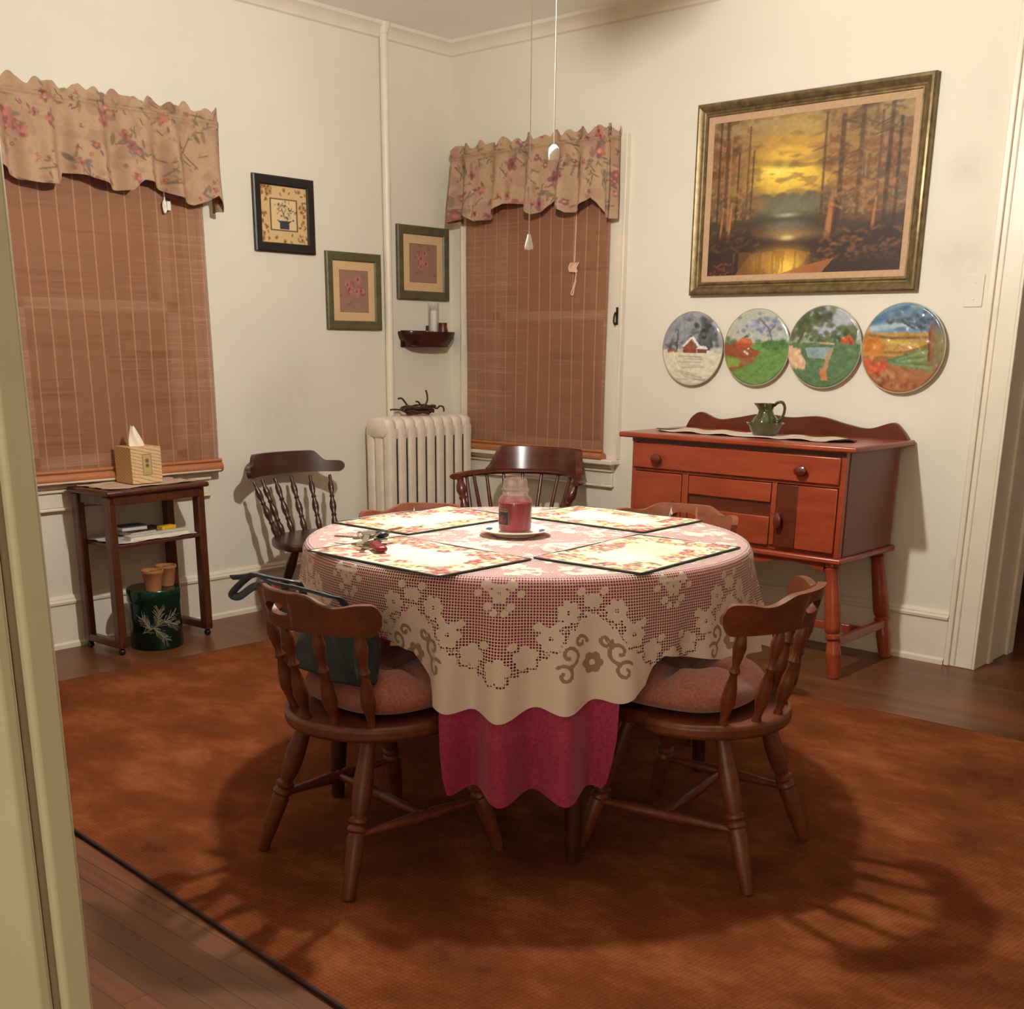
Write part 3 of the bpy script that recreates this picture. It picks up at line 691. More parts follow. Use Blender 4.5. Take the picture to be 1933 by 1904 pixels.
mb = MB(); mb.sheet(rows, True); n0 = len(mb.v); mb.add([(0, 0, .7515)], []); mb.f += [(i, (i+1) % NPH, n0) for i in range(NPH)]
la = np.stack([solid, gx, gy], -1).reshape(-1, 3); la = np.vstack([la, [[1, 0, 0]]]); ea = np.repeat(emb.reshape(-1, 1), 3, 1); ea = np.vstack([ea, [[0, 0, 0]]])
o = mb.build('lace_tablecloth', M_lace, loc=(TC[0], TC[1], 0), smooth=180, attrs={'lace': la, 'stitch': ea}); tag(o, 'white floral lace cloth with scalloped border over the round table', 'tablecloth')

# ---------------------------------------------------------------- placemats
M_mat = painted('printed placemat cotton', .8, bmp=.1); M_bind = plain('dark green binding', '2a2a1c', .8, .2, 60)
def placemat(label, x, y, rz, seed):
    o = thing('placemat', label, 'placemat', (x, y, .7525), rz, 'floral placemats on the lace cloth')
    W, H_ = .48, .315; nx, ny = 156, 104
    X, Y = np.meshgrid(np.linspace(0, W, nx), np.linspace(0, H_, ny)); rng = np.random.RandomState(seed)
    p = Paint(X, Y, 'd4ccb2'); edge = np.minimum(np.minimum(X, W-X), np.minimum(Y, H_-Y)); p.mix(.8*(edge > .088), 'e4dcc4')
    for k in range(190):
        s = rng.uniform(0, 2*(W+H_)); e = rng.uniform(.012, .082)
        if s < W: cx, cy = s, e
        elif s < W+H_: cx, cy = W-e, s-W
        elif s < 2*W+H_: cx, cy = s-W-H_, H_-e
        else: cx, cy = e, s-2*W-H_
        q = rng.rand()
        if q < .42: p.leaf(cx, cy, rng.uniform(.008, .016), rng.choice(['62683e', '78744a', '4c5236', '948650']), rng.uniform(0, 6))
        elif q < .72: p.flower(cx, cy, rng.uniform(.013, .024), rng.choice(['a8424e', '9a384a', 'b05a62']), 'c0a464', rng, 5, rng.choice(['b8747c', '94364a']))
        else: p.flower(cx, cy, rng.uniform(.011, .02), 'c8b078', 'a87c4c', rng, 5, 'd4c49c')
    P = [[(xx-W/2, yy-H_/2, .0035+.0012*math.sin(xx*20+seed)*math.sin(yy*17)) for xx in np.linspace(0, W, nx)] for yy in np.linspace(0, H_, ny)]
    mb = MB(); mb.sheet(P); mb.build('printed_cloth', M_mat, o, attrs={'col': p.c.reshape(-1, 3)}, smooth=180, solid=.002)
    e = MB(); c_ = [(-W/2, -H_/2, .0025), (W/2, -H_/2, .0025), (W/2, H_/2, .0025), (-W/2, H_/2, .0025)]
    for i in range(4): e.tube([c_[i], c_[(i+1) % 4]], .0042, 8, .55)
    e.build('binding', M_bind, o)
placemat('floral placemat at the far left, in front of the radiator', -2.487, 2.425, rad(90.5), 1)
placemat('floral placemat at the far right, near the sideboard', -2.125, 2.835, rad(1), 2)
placemat('floral placemat at the near left with the bunch of keys on it', -2.075, 1.98, rad(-1), 3)
placemat('floral placemat at the near right of the candle, before the cushioned chair', -1.695, 2.405, rad(93), 4)

# ---------------------------------------------------------------- candle jar on plate
def col4(h): return L4(h)
M_china = plain('cream china', 'ece2cc', .2, .03, 10)
M_blue = plain('painted blue flower', '5a6488', .3)
pl = thing('plate', 'small cream plate with blue flowers beneath the candle jar', 'plate', (-2.12, 2.40, .7528))
d = MB(); d.lathe([(0, .004), (.052, .003), (.054, 0), (.058, 0), (.06, .004), (.08, .010), (.098, .016), (.099, .018), (.097, .019), (.08, .0135), (.06, .0085), (0, .0085)], 56); d.build('dish', M_china, pl)
fl = MB()
for a0 in (rad(35), rad(28), rad(44), rad(200), rad(120), rad(-150)):
    for k in range(5):
        cx, cy = .078*math.cos(a0)+.006*math.cos(k*1.256), .078*math.sin(a0)+.006*math.sin(k*1.256); fl.lathe([(0, .0128), (.0042, .0132), (.0035, .0148), (0, .0152)], 8, Matrix.Translation((cx, cy, 0)))
fl.build('painted_flowers', M_blue, pl)
jr = thing('candle_jar', 'red candle in a lidded glass jar at the centre of the table', 'candle', (-2.12, 2.40, .7616))
m, nt, b = newmat('dark red candle wax'); M_wax = m
f = noise(nt, texco(nt, (1, 1, 1)), 18, 2); nt.links.new(ramp(nt, f, [(.3, lin('8c1a30')), (.7, lin('a82440'))]), b.inputs['Base Color']); setp(b, Roughness=.45, Subsurface_Weight=.1)
g = MB(); g.lathe([(0, 0), (.040, 0), (.0455, .004), (.0465, .012), (.0465, .085), (.044, .094), (.036, .102), (.035, .108), (.037, .110), (.037, .113), (.0345, .113), (.0335, .104), (.0425, .091), (.0448, .083), (.0448, .012), (.040, .004), (0, .004)], 48); g.build('glass_jar', M_glass, jr)
wx = MB(); wx.lathe([(0, .0045), (.040, .0045), (.0444, .012), (.0444, .083), (.041, .086), (0, .0865)], 40); wx.build('wax', M_wax, jr)
ld = MB(); ld.lathe([(0, .109), (.033, .109), (.033, .1145), (.0385, .1145), (.039, .119), (.036, .121), (.0345, .126), (.0325, .143), (.029, .149), (0, .150), (0, .146), (.027, .145), (.0305, .127), (.031, .122), (0, .120)], 40); ld.build('glass_lid', M_glass, jr)
M_label = painted('candle label paper', .5)
P = []; lx, ly = 30, 30; a0 = math.atan2(-2.40, 2.12) - rad(48)
for j in range(ly): P.append([(.0470*math.cos(a0+rad(27)*(2*i/(lx-1)-1)), .0470*math.sin(a0+rad(27)*(2*i/(lx-1)-1)), .022+.046*j/(ly-1)) for i in range(lx)])
X, Y = np.meshgrid(np.linspace(0, 1, lx), np.linspace(0, 1, ly)); p = Paint(X, Y, '241a18')
p.blob(.5, .35, .3, .26, '6a2230'); p.blob(.4, .3, .12, .12, '8c3040'); p.blob(.62, .42, .1, .1, '4c1824'); p.line([(.12, .86), (.88, .86)], .04, '8a7860'); p.mix(((X < .06) | (X > .94) | (Y < .05) | (Y > .95)).astype(float), '7a6a54')
lb = MB(); lb.sheet(P); lb.build('label', M_label, jr, attrs={'col': p.c.reshape(-1, 3)}, solid=.0006, smooth=180)

# ---------------------------------------------------------------- keys
ks = thing('key_bunch', 'bunch of keys with a red tag on the near left placemat', 'keys', (-2.27, 1.992, .7585), rad(-20)); ks.scale = (1.75, 1.75, 1.6)
def keymesh(L, ang, x, y, z, tilt=0):
    M = Matrix.Translation((x, y, z)) @ Matrix.Rotation(ang, 4, 'Z') @ Matrix.Rotation(tilt, 4, 'Y'); mb = MB()
    head = [(.010*math.cos(k*PI/8)-.0, .011*math.sin(k*PI/8)) for k in range(16)]; mb.prism(head, 0, .0024, M)
    bl = [(.008, -.0045)]; xx = .008
    blade = [(.008, -.0042), (L*.95, -.0042), (L, 0)] + [(L-.004*k, .0042 if k % 2 else .0022) for k in range(1, int(L/.004)-2)]
    mb.prism(blade, .0003, .0021, M); return mb
for i, (L, an, x_, y_, z_, tl, mt) in enumerate([(.05, .3, -.03, .012, .012, -.1, M_steel), (.048, 1.5, .0, .005, .015, -.15, M_brass), (.055, -.5, .01, -.005, .018, .12, M_steel), (.05, 2.6, .0, .015, .010, .1, M_brass), (.046, -1.2, .02, .01, .008, .05, M_steel), (.052, 3.6, -.01, -.012, .008, .05, M_brass)]):
    keymesh(L, an, x_, y_, z_, tl).build('key', mt, ks)
r_ = MB(); r_.tube([(.017*math.cos(a_), .017*math.sin(a_), .014+.004*math.sin(2*a_)) for a_ in np.linspace(0, 2*PI, 25)], .0016, 6); r_.build('key_ring', M_steel, ks)
f_ = MB(); f_.lathe([(0, 0), (.009, 0), (.0115, .003), (.0115, .007), (.008, .010), (0, .011)], 18, Matrix.Translation((.004, .018, .010))); f_.box(-.034, -.016, .002, .016, .006, .013); f_.build('black_fob', M_black, ks, bevel=.002)
M_red = plain('dark red plastic tag', '7a0f24', .3)
f_ = MB(); f_.box(.035, .085, -.008, .010, .001, .010, Matrix.Rotation(rad(-10), 4, 'Z')); f_.build('red_tag', M_red, ks, bevel=.004); ks.children[-1]['label'] = 'dark red tag'

# ---------------------------------------------------------------- handbag on the near left chair
m, nt, b = newmat('dark teal leather'); M_bag = m
f = noise(nt, texco(nt, (1, 1, 1)), 60, 4); nt.links.new(ramp(nt, f, [(.3, lin('141e22')), (.7, lin('223236'))]), b.inputs['Base Color']); setp(b, Roughness=.5); bump(nt, b, f, .25, .003)
M_strap = plain('blue grey leather strap', '465560', .38, .12, 30)
bg = thing('handbag', 'dark teal leather handbag propped inside the near left chair back', 'handbag', (-2.062, 1.822, .495), rad(-5.5))
P = []
for j in range(25):
    t = j/24; z = .004 + .150*t; hw = .145*(1-.12*t) * (1 if 0 < j < 24 else .96); hd = .052*(1-.55*t*t) * (.8 if j in (0, 24) else 1); row = []
    for i in range(48):
        a = 2*PI*i/48; n_ = 3.4; ca, sa = math.cos(a), math.sin(a); q = (abs(ca)**n_+abs(sa)**n_)**(-1/n_)
        row.append((-.012 + hw*ca*q + .004*math.sin(9*a+4*t), -.115 + .02*t + hd*sa*q + .005*math.sin(6*a+7*t), z))
    P.append(row)
mb = MB(); mb.sheet(P, True); mb.f.append(tuple(range(48))[::-1]); mb.f.append(tuple(24*48+i for i in range(48))); mb.build('bag_body', M_bag, bg, smooth=60, bevel=.003)
s1 = MB(); s1.tube(spline([(.06, -.11, .14), (.11, -.17, .21), (.135, -.225, .234), (.08, -.262, .247), (0, -.278, .249), (-.08, -.265, .249), (-.14, -.240, .243), (-.18, -.243, .232), (-.225, -.258, .225)], 8), .0095, 8, .4); s1.build('strap', M_strap, bg)
s2 = MB(); s2.tube(spline([(-.10, -.12, .14), (-.05, -.18, .225), (.03, -.245, .252), (-.02, -.272, .257), (-.08, -.272, .256), (-.135, -.256, .244), (-.175, -.268, .215), (-.198, -.275, .190), (-.185, -.262, .186), (-.15, -.243, .212), (-.115, -.215, .222)], 8), .0095, 8, .4); s2.build('strap', M_strap, bg)
# ---------------------------------------------------------------- sideboard (origin under its front left corner; x along the wall, y to the wall)
sb = thing('sideboard', 'red brown cherry sideboard on turned legs against the right wall under the plates', 'sideboard', (-2.985, 4.15, 0))
W, D_ = 1.0, .475
q = MB(); q.box(-.055, W+.05, -.032, D_+.03, .884, .906); q.build('top', M_side, sb, bevel=.006)
q = MB(); q.box(.02, W-.022, .012, D_-.012, .476, .495); q.box(0, .02, 0, D_, .475, .884); q.box(W-.022, W, 0, D_, .475, .884); q.box(.02, W-.022, D_-.012, D_-.001, .476, .883); q.box(.262, .292, .001, .0195, .496, .7445); q.box(.69, .712, .001, .0195, .496, .7445); q.box(.02, W-.022, .0005, .02, .745, .757); q.box(.02, W-.022, .012, .03, .80, .883)
q.box(.02, W-.02, .03, .04, .495, .75)
q.build('case', M_side, sb, bevel=.002)
q = MB(); q.box(W-.002, W+.003, .03, D_-.03, .476, .883); q.build('end_panel', M_side_end, sb)
q = MB(); q.box(-.018, W+.018, -.016, D_+.01, .452, .475); q.build('base_moulding', M_side, sb, bevel=.007)
# scalloped rail under the top
sc = [(0, .884), (W, .884)] + [(.001+(W-.002)*(1-k/40), .868-.008*(.5-.5*math.cos(2*PI*k/40*3))) for k in range(41)]
MX = Matrix(((1, 0, 0, 0), (0, 0, 1, 0), (0, 1, 0, 0), (0, 0, 0, 1)))
q = MB(); q.prism(sc, -.004, .012, MX); q.build('scalloped_rail', M_side_d, sb)
dr = MB(); dr.box(.012, W-.020, -.012, .012, .758, .862); dro = dr.build('drawer', M_side, sb, bevel=.004)
KN = [(0, 0), (.010, 0), (.009, .006), (.012, .010), (.021, .014), (.024, .020), (.022, .027), (.012, .032), (0, .033)]
KM = Matrix.Rotation(PI/2, 4, 'X')
for kx in (.145, .825):
    k_ = MB(); k_.lathe(KN, 20, Matrix.Translation((kx, -.012, .803)) @ KM @ Matrix.Diagonal((1.15, .85, 1, 1))); k_.build('knob', M_knob, dro)
q = MB(); q.box(.022, .260, -.004, .014, .492, .742); q.build('door', M_side, sb, bevel=.003)
k_ = MB(); k_.lathe(KN, 18, Matrix.Translation((.237, -.004, .60)) @ KM @ Matrix.Diagonal((.75, 1.4, 1, 1))); k_.build('knob', M_knob, sb.children[-1])
q = MB(); q.box(.297, .687, -.002, .014, .665, .742); q.build('upper_panel', M_side, sb, bevel=.003)
q = MB(); q.box(.297, .687, .010, .022, .605, .667); q.build('recessed_panel', M_side_d, sb)
q = MB(); q.box(.297, .687, -.002, .014, .492, .607); q.build('lower_panel', M_side, sb, bevel=.003)
q = MB(); q.box(.808, .975, -.004, .014, .492, .742); dd = q.build('door', M_side, sb, bevel=.003)
q = MB(); q.box(.716, .808, -.004, .014, .492, .742); q.build('dark_stile', M_side_d, dd, bevel=.002)
k_ = MB(); k_.lathe(KN, 18, Matrix.Translation((.738, -.004, .598)) @ KM @ Matrix.Diagonal((.72, 1.45, 1, 1))); k_.build('knob', M_knob, dd)
# apron with scallops between the front legs
ap = [(.06, .452), (W-.06, .452)] + [(W-.06-(W-.12)*k/48, .418+.022*abs(math.sin(PI*k/48*3))) for k in range(49)]
q = MB(); q.prism(ap, .004, .02, MX); q.build('apron', M_side, sb)
# wavy gallery at the back
gx_ = [0, .03, .08, .17, .27, .40, .53, .67, .80, .90, 1.0, 1.04, 1.07]; gz = [.908, .952, .975, .948, .960, .982, .972, .982, .956, .944, .972, .948, .908]
go = [(-.04 + gx, z) for gx, z in zip(np.linspace(0, 1.07, 60), np.interp(np.linspace(0, 1.07, 60), np.linspace(0, 1.07, 60), [float(p[1]) for p in spline([(a, b_, 0) for a, b_ in zip(gx_, gz)], 5)][:60]))]
sp_ = spline([(a, b_, 0) for a, b_ in zip(gx_, gz)], 6); go = [(-.04+p[0], p[1]) for p in sp_]
q = MB(); q.prism(go + [(1.03, .904), (-.04, .904)], D_-.005, D_+.015, MX); q.build('gallery', M_side_d, sb, bevel=.003)
SLEG = [(0, .03), (.04, .03), (.05, .024), (.065, .030), (.10, .026), (.30, .030), (.55, .034), (.60, .031), (.615, .024), (.63, .031), (.66, .031), (.68, .023), (.72, .026), (.78, .030), (.80, .031), (.82, .029), (.9, .028), (1, .022)]
for lx, ly, fx, fy in ((.04, .03, .02, .0), (W-.04, .03, W+.03, -.005), (.04, D_-.04, .02, D_-.03), (W-.04, D_-.04, W+.04, D_-.03)):
    q = MB(); q.rod((lx, ly, .455), (fx, fy, 0), SLEG, 18); q.build('leg', M_side, sb)
q = MB(); q.box(W+.012, W+.034, .01, D_-.05, .13, .165); q.build('stretcher', M_side, sb, bevel=.003)
q = MB(); q.box(.014, .036, .01, D_-.05, .13, .165); q.build('stretcher', M_side, sb, bevel=.003)
q = MB(); q.box(.03, W+.02, D_*.48, D_*.48+.022, .13, .165); q.build('stretcher', M_side, sb, bevel=.003)

# runner on the sideboard
M_run = painted('pale crocheted runner', .9, bmp=.3)
o = thing('table_runner', 'pale scalloped cloth runner with dark ends on top of the sideboard', 'runner', (-2.52, 4.345, .9065))
nx, ny = 160, 24; P = []; X = np.zeros((ny, nx)); Y = X.copy()
for j in range(ny):
    row = []
    for i in range(nx):
        u = -1 + 2*i/(nx-1); v = -1 + 2*j/(ny-1); hw = .095*(1-.9*max(0, abs(u)-.82)/.18) + .008*abs(math.sin(u*20))
        row.append((u*.47, v*hw, .002 + .003*(1+math.sin(u*17+v*2)) * (.4+.6*abs(v)) * (1-.6*math.exp(-((u-.12)/.2)**2)))); X[j, i] = u; Y[j, i] = v
    P.append(row)
p = Paint(X, Y, 'd6c0aa'); p.mix(.8*np.exp(-((X-.05)/.28)**2), 'f0e6d6'); p.mix(.5*(vn(X, Y, 9, 3, 2) > .55), 'c4a490'); p.mix((np.abs(X) > .84).astype(float), '241c16')
mb = MB(); mb.sheet(P); mb.build('crocheted_cloth', M_run, o, attrs={'col': p.c.reshape(-1, 3)}, smooth=180, solid=.0015)
# basin and pitcher
m, nt, b = newmat('olive green glaze'); M_olive = m
f = noise(nt, texco(nt, (1, 1, 1)), 22, 3); nt.links.new(ramp(nt, f, [(.3, lin('26280f')), (.7, lin('4c4a20'))]), b.inputs['Base Color']); setp(b, Roughness=.12, Coat_Weight=.5)
bs = thing('basin', 'olive green glazed basin standing on the sideboard runner', 'basin', (-2.455, 4.345, .9135))
q = MB(); wob = lambda a, z: 1 + .035*math.sin(8*a)*min(1, max(0, z/.045))
q.lathe([(0, 0), (.045, 0), (.05, .004), (.062, .022), (.068, .038), (.078, .046), (.079, .0485), (.075, .0495), (.066, .043), (.058, .024), (.046, .009), (0, .008)], 64, None, wob); q.build('bowl', M_olive, bs)
pt_ = thing('pitcher', 'olive green glazed pitcher standing in the basin', 'pitcher', (-2.455, 4.345, .9225), rad(200))
q = MB(); prof = [(0, 0), (.035, 0), (.046, .010), (.055, .026), (.056, .04), (.048, .058), (.033, .076), (.0285, .09), (.031, .105), (.036, .118), (.034, .118), (.029, .105), (.026, .09), (.03, .076), (0, .07)]
def lip(a, z):
    k = max(0, (z-.085)/.033); return 1 + .5*k*max(0, math.cos(a))**5 + .03*math.sin(10*a)*(1 if z < .07 else 0)
q.lathe(prof, 60, None, lip); pb_ = q.build('body', M_olive, pt_)
q = MB(); q.tube(spline([(-.03, 0, .108), (-.045, 0, .122), (-.063, 0, .124), (-.074, 0, .108), (-.074, 0, .085), (-.066, 0, .062), (-.052, 0, .045)], 5), [.006]*31, 8); q.build('handle', M_olive, pt_)

# ---------------------------------------------------------------- forest painting
M_pic = painted('oil paint', .6)
pn = thing('framed_painting', 'large framed oil painting of a forest at sunset above the plates', 'painting', (-2.525, YR, 1.485))
PW, PH = 1.06, .785
def framerun(mb, x0, x1, z0, z1, prof):
    """mitred frame: prof = [(inset, depth toward the room)] closed section"""
    rows = []
    for a, d in prof + prof[:1]: rows.append([(x0+a, -d, z0+a), (x1-a, -d, z0+a), (x1-a, -d, z1-a), (x0+a, -d, z1-a)])
    mb.sheet(rows, True)
m, nt, b = newmat('antique gold frame'); M_gold = m
f = noise(nt, texco(nt, (1, 1, 1)), 30, 4); nt.links.new(ramp(nt, f, [(.3, lin('5c4c30')), (.7, lin('8a7450'))]), b.inputs['Base Color']); setp(b, Roughness=.38, Metallic=.55)
M_liner = plain('linen frame liner', 'b4906e', .6, .1, 80)
q = MB(); framerun(q, -PW/2, PW/2, 0, PH, [(0, .002), (0, .03), (.006, .038), (.014, .040), (.026, .034), (.034, .024), (.040, .022), (.046, .026), (.052, .026), (.056, .018), (.056, .002)]); q.build('frame', M_gold, pn, smooth=25)
q = MB(); framerun(q, -PW/2+.055, PW/2-.055, .055, PH-.055, [(0, .002), (0, .020), (.004, .021), (.026, .014), (.026, .002)]); q.build('liner', M_liner, pn, smooth=25)
def canvas(W_, H_, nx, ny, y, z0, painter, base):
    X, Y = np.meshgrid(np.linspace(0, 1, nx), np.linspace(0, 1, ny)); p = Paint(X, Y, base); painter(p, X, Y)
    mb = MB(); mb.sheet([[(-W_/2+W_*a, y, z0+H_*c_) for a in np.linspace(0, 1, nx)] for c_ in np.linspace(0, 1, ny)])
    k = mb.add([(-W_/2, y+.006, z0), (W_/2, y+.006, z0), (W_/2, y+.006, z0+H_), (-W_/2, y+.006, z0+H_)], [])
    mb.f.append((k, k+1, k+2, k+3)); mb.f += [(0, nx-1, k+1, k), (nx*(ny-1), k+3, k+2, nx*ny-1), (0, k, k+3, nx*(ny-1)), (nx-1, nx*ny-1, k+2, k+1)]
    return mb, p
def forest(p, X, Y):
    rng = np.random.RandomState(3); n1 = vn(X, Y*.8, 9, 4, 1); n2 = vn(X*2, Y*5, 7, 3, 2); n3 = vn(X, Y, 45, 3, 5)
    p.mix((Y > .4)*.9, '7a5a3c'); p.mix(.8*np.clip((Y-.82)/.1, 0, 1), '94825c')
    p.glow(.42, .68, .24, .24, 'c89a2c', 1); p.glow(.42, .62, .17, .12, 'eec444', 1); p.glow(.36, .66, .1, .04, 'f6d860', .9); p.glow(.46, .78, .14, .05, 'd8a844', .8)
    p.mix(.75*(Y > .5)*np.clip((n2-.5)*7, 0, 1), '8a6a34'); p.line([(.22, .72), (.36, .70), (.44, .69), (.6, .74)], .022, '80602e', 1.2, .6); p.line([(.28, .80), (.4, .83), (.55, .80)], .02, 'a88038', 1.2, .5)
    tl = .50 + .05*vn(X, X*0, 22, 3, 8)
    p.mix(.95*np.clip((tl-Y)/.02, 0, 1), '55503a'); p.glow(.43, .42, .13, .07, '6e6a50', .9); p.mix(.9*np.clip((.40-Y)/.06, 0, 1), '3a2a18')
    p.glow(.42, .31, .10, .035, '6c6a58', .9); p.glow(.42, .375, .05, .012, 'a4a488', .9); p.glow(.42, .25, .13, .035, '9a7a4c', .9); p.glow(.42, .235, .03, .02, 'e0c078', .9)
    for sgn, x0, x1 in ((0, -.02, .25), (1, .60, 1.02)):          # woods on both sides
        for k in range(70):
            cx = rng.uniform(x0, x1); cy = rng.uniform(.33, 1.0); r = rng.uniform(.02, .06)
            if sgn == 0 and cx > .2 and cy > .55: continue
            p.blob(cx, cy, r*1.3, r*.7, rng.choice(['5e3c22', '72482a', '84582f', '4a3018', '6a5434', '8a6844']), rng.uniform(-.4, .4), .9, .55)
    side = np.clip((.27-X)/.06, 0, 1) + np.clip((X-.56)/.06, 0, 1)
    p.mix(.5*np.clip((n3-.5)*6, 0, 1)*side*(Y > .36), 'a07850'); p.mix(.55*np.clip((vn(X, Y, 28, 3, 12)-.52)*7, 0, 1)*side*(Y > .3), '4a2c18'); p.mix(.4*np.clip((vn(X*1.5, Y, 60, 2, 14)-.5)*6, 0, 1)*side*(Y > .36)*(Y < .8), '8c5630')
    for x_, w_, y0, y1, h in ((.04, .006, .35, 1, '3c2414'), (.085, .009, .4, 1, '4a2e1a'), (.10, .004, .3, .9, '946c46'), (.145, .005, .3, .8, '3a2414'), (.20, .005, .35, .95, '5a3c20'), (.225, .004, .4, .8, '3c2816'), (.595, .006, .30, .98, '4a3318'), (.68, .012, .3, .95, '3e2614'), (.77, .010, .35, 1, '46301c'), (.80, .005, .35, .9, '8a6a48'), (.86, .006, .3, .95, '5a3a20'), (.90, .010, .3, 1, '3c2414'), (.95, .008, .25, .9, '342010')):
        p.line([(x_, y0), (x_+rng.uniform(-.006, .006), y1)], w_, h, .8, .8)
    for k in range(46):
        x_ = rng.choice([.595, .68, .77, .90]); y_ = rng.uniform(.5, .97); L = rng.uniform(.03, .11); s = rng.choice([-1, 1]); p.line([(x_, y_), (x_+s*L, y_-L*rng.uniform(.25, .6))], .008, rng.choice(['5c3c1e', '7a5228', '6c4a2a', '48301a']), 1.0, .7, .003)
    for x_, w_ in ((.645, .016), (.12, .009), (.86, .008), (.075, .006)): p.line([(x_-.012, .22), (x_, .45)], w_, 'a86c3c', .8, .85, w_*.6)
    p.line([(.665, .24), (.668, .45)], .010, '3a2010', .8, .7)
    for k in range(60):
        a_ = rng.uniform(0, 1); cx = a_*.22 if rng.rand() < .4 else .62+a_*.36; cy = rng.uniform(.40, .56); p.line([(cx, cy), (cx+rng.uniform(-.05, .05), cy-rng.uniform(.01, .04))], .006, rng.choice(['8a5230', '9c683c', '6c3f20', 'a87846']), 1.4, .42)
    p.mix(.95*np.clip((.27+.03*np.sin(X*9)-Y)/.05, 0, 1)*(np.abs(X-.42) > -1), '2c170b'); p.glow(.42, .25, .10, .03, '8c6c44', .8); p.glow(.43, .232, .03, .014, 'e4c884', .9)
    p.poly([(.16, 0), (.24, .14), (.44, .16), (.56, .13), (.52, .06), (.40, 0)], '7a5020', .9); p.glow(.42, .07, .09, .08, 'e0a838', .95); p.glow(.44, .03, .06, .05, 'f0c450', .8); p.glow(.3, .08, .05, .06, 'a87c34', .8)
    p.mix(.5*(vn(X*60, Y*3, 1, 2, 4) > .55)*(Y < .15)*(X > .14)*(X < .56), '70481c')
    for k in range(120):
        cx = rng.uniform(.58, 1); cy = rng.uniform(.06, .26); p.line([(cx, cy), (cx+rng.uniform(-.03, .03), cy+rng.uniform(.0, .02))], .007, rng.choice(['7c5024', '8c5e2a', '54351a', '64431e']), 1.5, .42)
    for k in range(70):
        cx = rng.uniform(0, .3); cy = rng.uniform(.15, .3); p.line([(cx, cy), (cx+rng.uniform(-.03, .03), cy+.01)], .006, rng.choice(['5e3c20', '4c2d18', '6c4a2a']), 1.5, .4)
    p.poly([(.40, 0), (.55, .055), (.68, .09), (.62, .0)], '9c5c2a', .85); p.poly([(.62, 0), (.70, .08), (1, .14), (1, 0)], '2a160a', .7); p.poly([(0, .09), (.16, .10), (.15, 0), (0, 0)], '3a1c0e', .6)
    p.c *= (.86+.28*vn(X, Y, 60, 2, 21))[..., None]; p.c *= (.88+.24*vn(X, Y, 14, 3, 23))[..., None]
    for k in range(20): p.line([(rng.uniform(.02, .14), rng.uniform(0, .09)),]*2, .006, '7a4630', 1, .7)
mb, p = canvas(PW-.16, PH-.16, 250, 190, -.014, .08, forest, '3a2414'); mb.build('canvas', M_pic, pn, attrs={'col': p.c.reshape(-1, 3)}, smooth=0)

# ---------------------------------------------------------------- three small framed pictures on the left wall
M_ebony = plain('black frame lacquer', '1a1210', .35, .2, 20); M_green = plain('grey green frame paint', '565034', .45, .25, 25)
M_mount = plain('cream picture mount', 'cfae82', .8, .04, 10)
def small_frame(name, label, y, z, W_, H_, fw, mat, painter, base, mount=0, nx=70, ny=90):
    o = thing(name, label, 'picture', (XL, y, z), PI/2)
    q = MB(); framerun(q, -W_/2, W_/2, 0, H_, [(0, .001), (0, .016), (.006, .020), (fw-.006, .018), (fw, .012), (fw, .001)]); q.build('frame', mat, o, smooth=25)
    if mount:
        q = MB(); framerun(q, -W_/2+fw-.002, W_/2-fw+.002, fw-.002, H_-fw+.002, [(0, .001), (0, .010), (mount, .0095), (mount, .001)]); q.build('mount', M_mount, o)
    i_ = fw+mount; mb, p = canvas(W_-2*i_+.004, H_-2*i_+.004, nx, ny, -.008, i_-.002, painter, base); mb.build('print', M_pic2, o, attrs={'col': p.c.reshape(-1, 3)}, smooth=0)
    return o
M_pic2 = painted('printed paper', .6)
def sampler(p, X, Y):
    rng = np.random.RandomState(2); p.mix(.4*vn(X, Y, 12, 2, 1), 'd8b47c')
    for k in range(64):
        s = rng.uniform(0, 4); e = rng.uniform(.03, .17); u, v = [(s, e), (1-e, s-1), (s-2, 1-e), (e, s-3)][int(s)]
        if rng.rand() < .5: p.flower(u, v, .04, rng.choice(['8a5a2c', 'a06c34', '7a4830']), '5c3418', rng, 5, 'b07c44')
        else: p.leaf(u, v, .035, rng.choice(['6c5c3c', '8a7450', '544838']), rng.uniform(0, 6))
    p.poly([(.2, .22), (.79, .22), (.79, .78), (.2, .78)], '5c4630'); p.poly([(.225, .24), (.765, .24), (.765, .76), (.225, .76)], 'd8bc8c')
    for k in range(40): p.leaf(.5+rng.normal(0, .1), .58+rng.normal(0, .08), .03, rng.choice(['7c7458', '9a8a64', '6a6454']), rng.uniform(0, 6))
    for k in range(10): p.blob(.5+rng.normal(0, .1), .54+rng.normal(0, .06), .02, .018, rng.choice(['5a3038', '6c4434', '4a4450']))
    p.poly([(.38, .40), (.62, .40), (.68, .42), (.60, .36), (.60, .25), (.40, .25), (.40, .36), (.32, .42)], '36343c')
def rosep(seed):
    def f(p, X, Y):
        rng = np.random.RandomState(seed); p.mix(.35*vn(X, Y, 8, 3, seed), 'a07a68')
        for k in range(16): p.leaf(.5+rng.normal(0, .22), .5+rng.normal(0, .22), .09, rng.choice(['86644e', '947058', '7c6454']), rng.uniform(0, 6))
        for k in range(8): p.flower(.5+rng.normal(0, .15), .52+rng.normal(0, .15), rng.uniform(.07, .13), rng.choice(['a8585c', '9a4c54', 'b06a68']), '843c48', rng, 5, 'b87874')
        e = np.minimum(np.minimum(X, 1-X), np.minimum(Y, 1-Y)); p.mix((e < .02).astype(float), '8a6444')
    return f
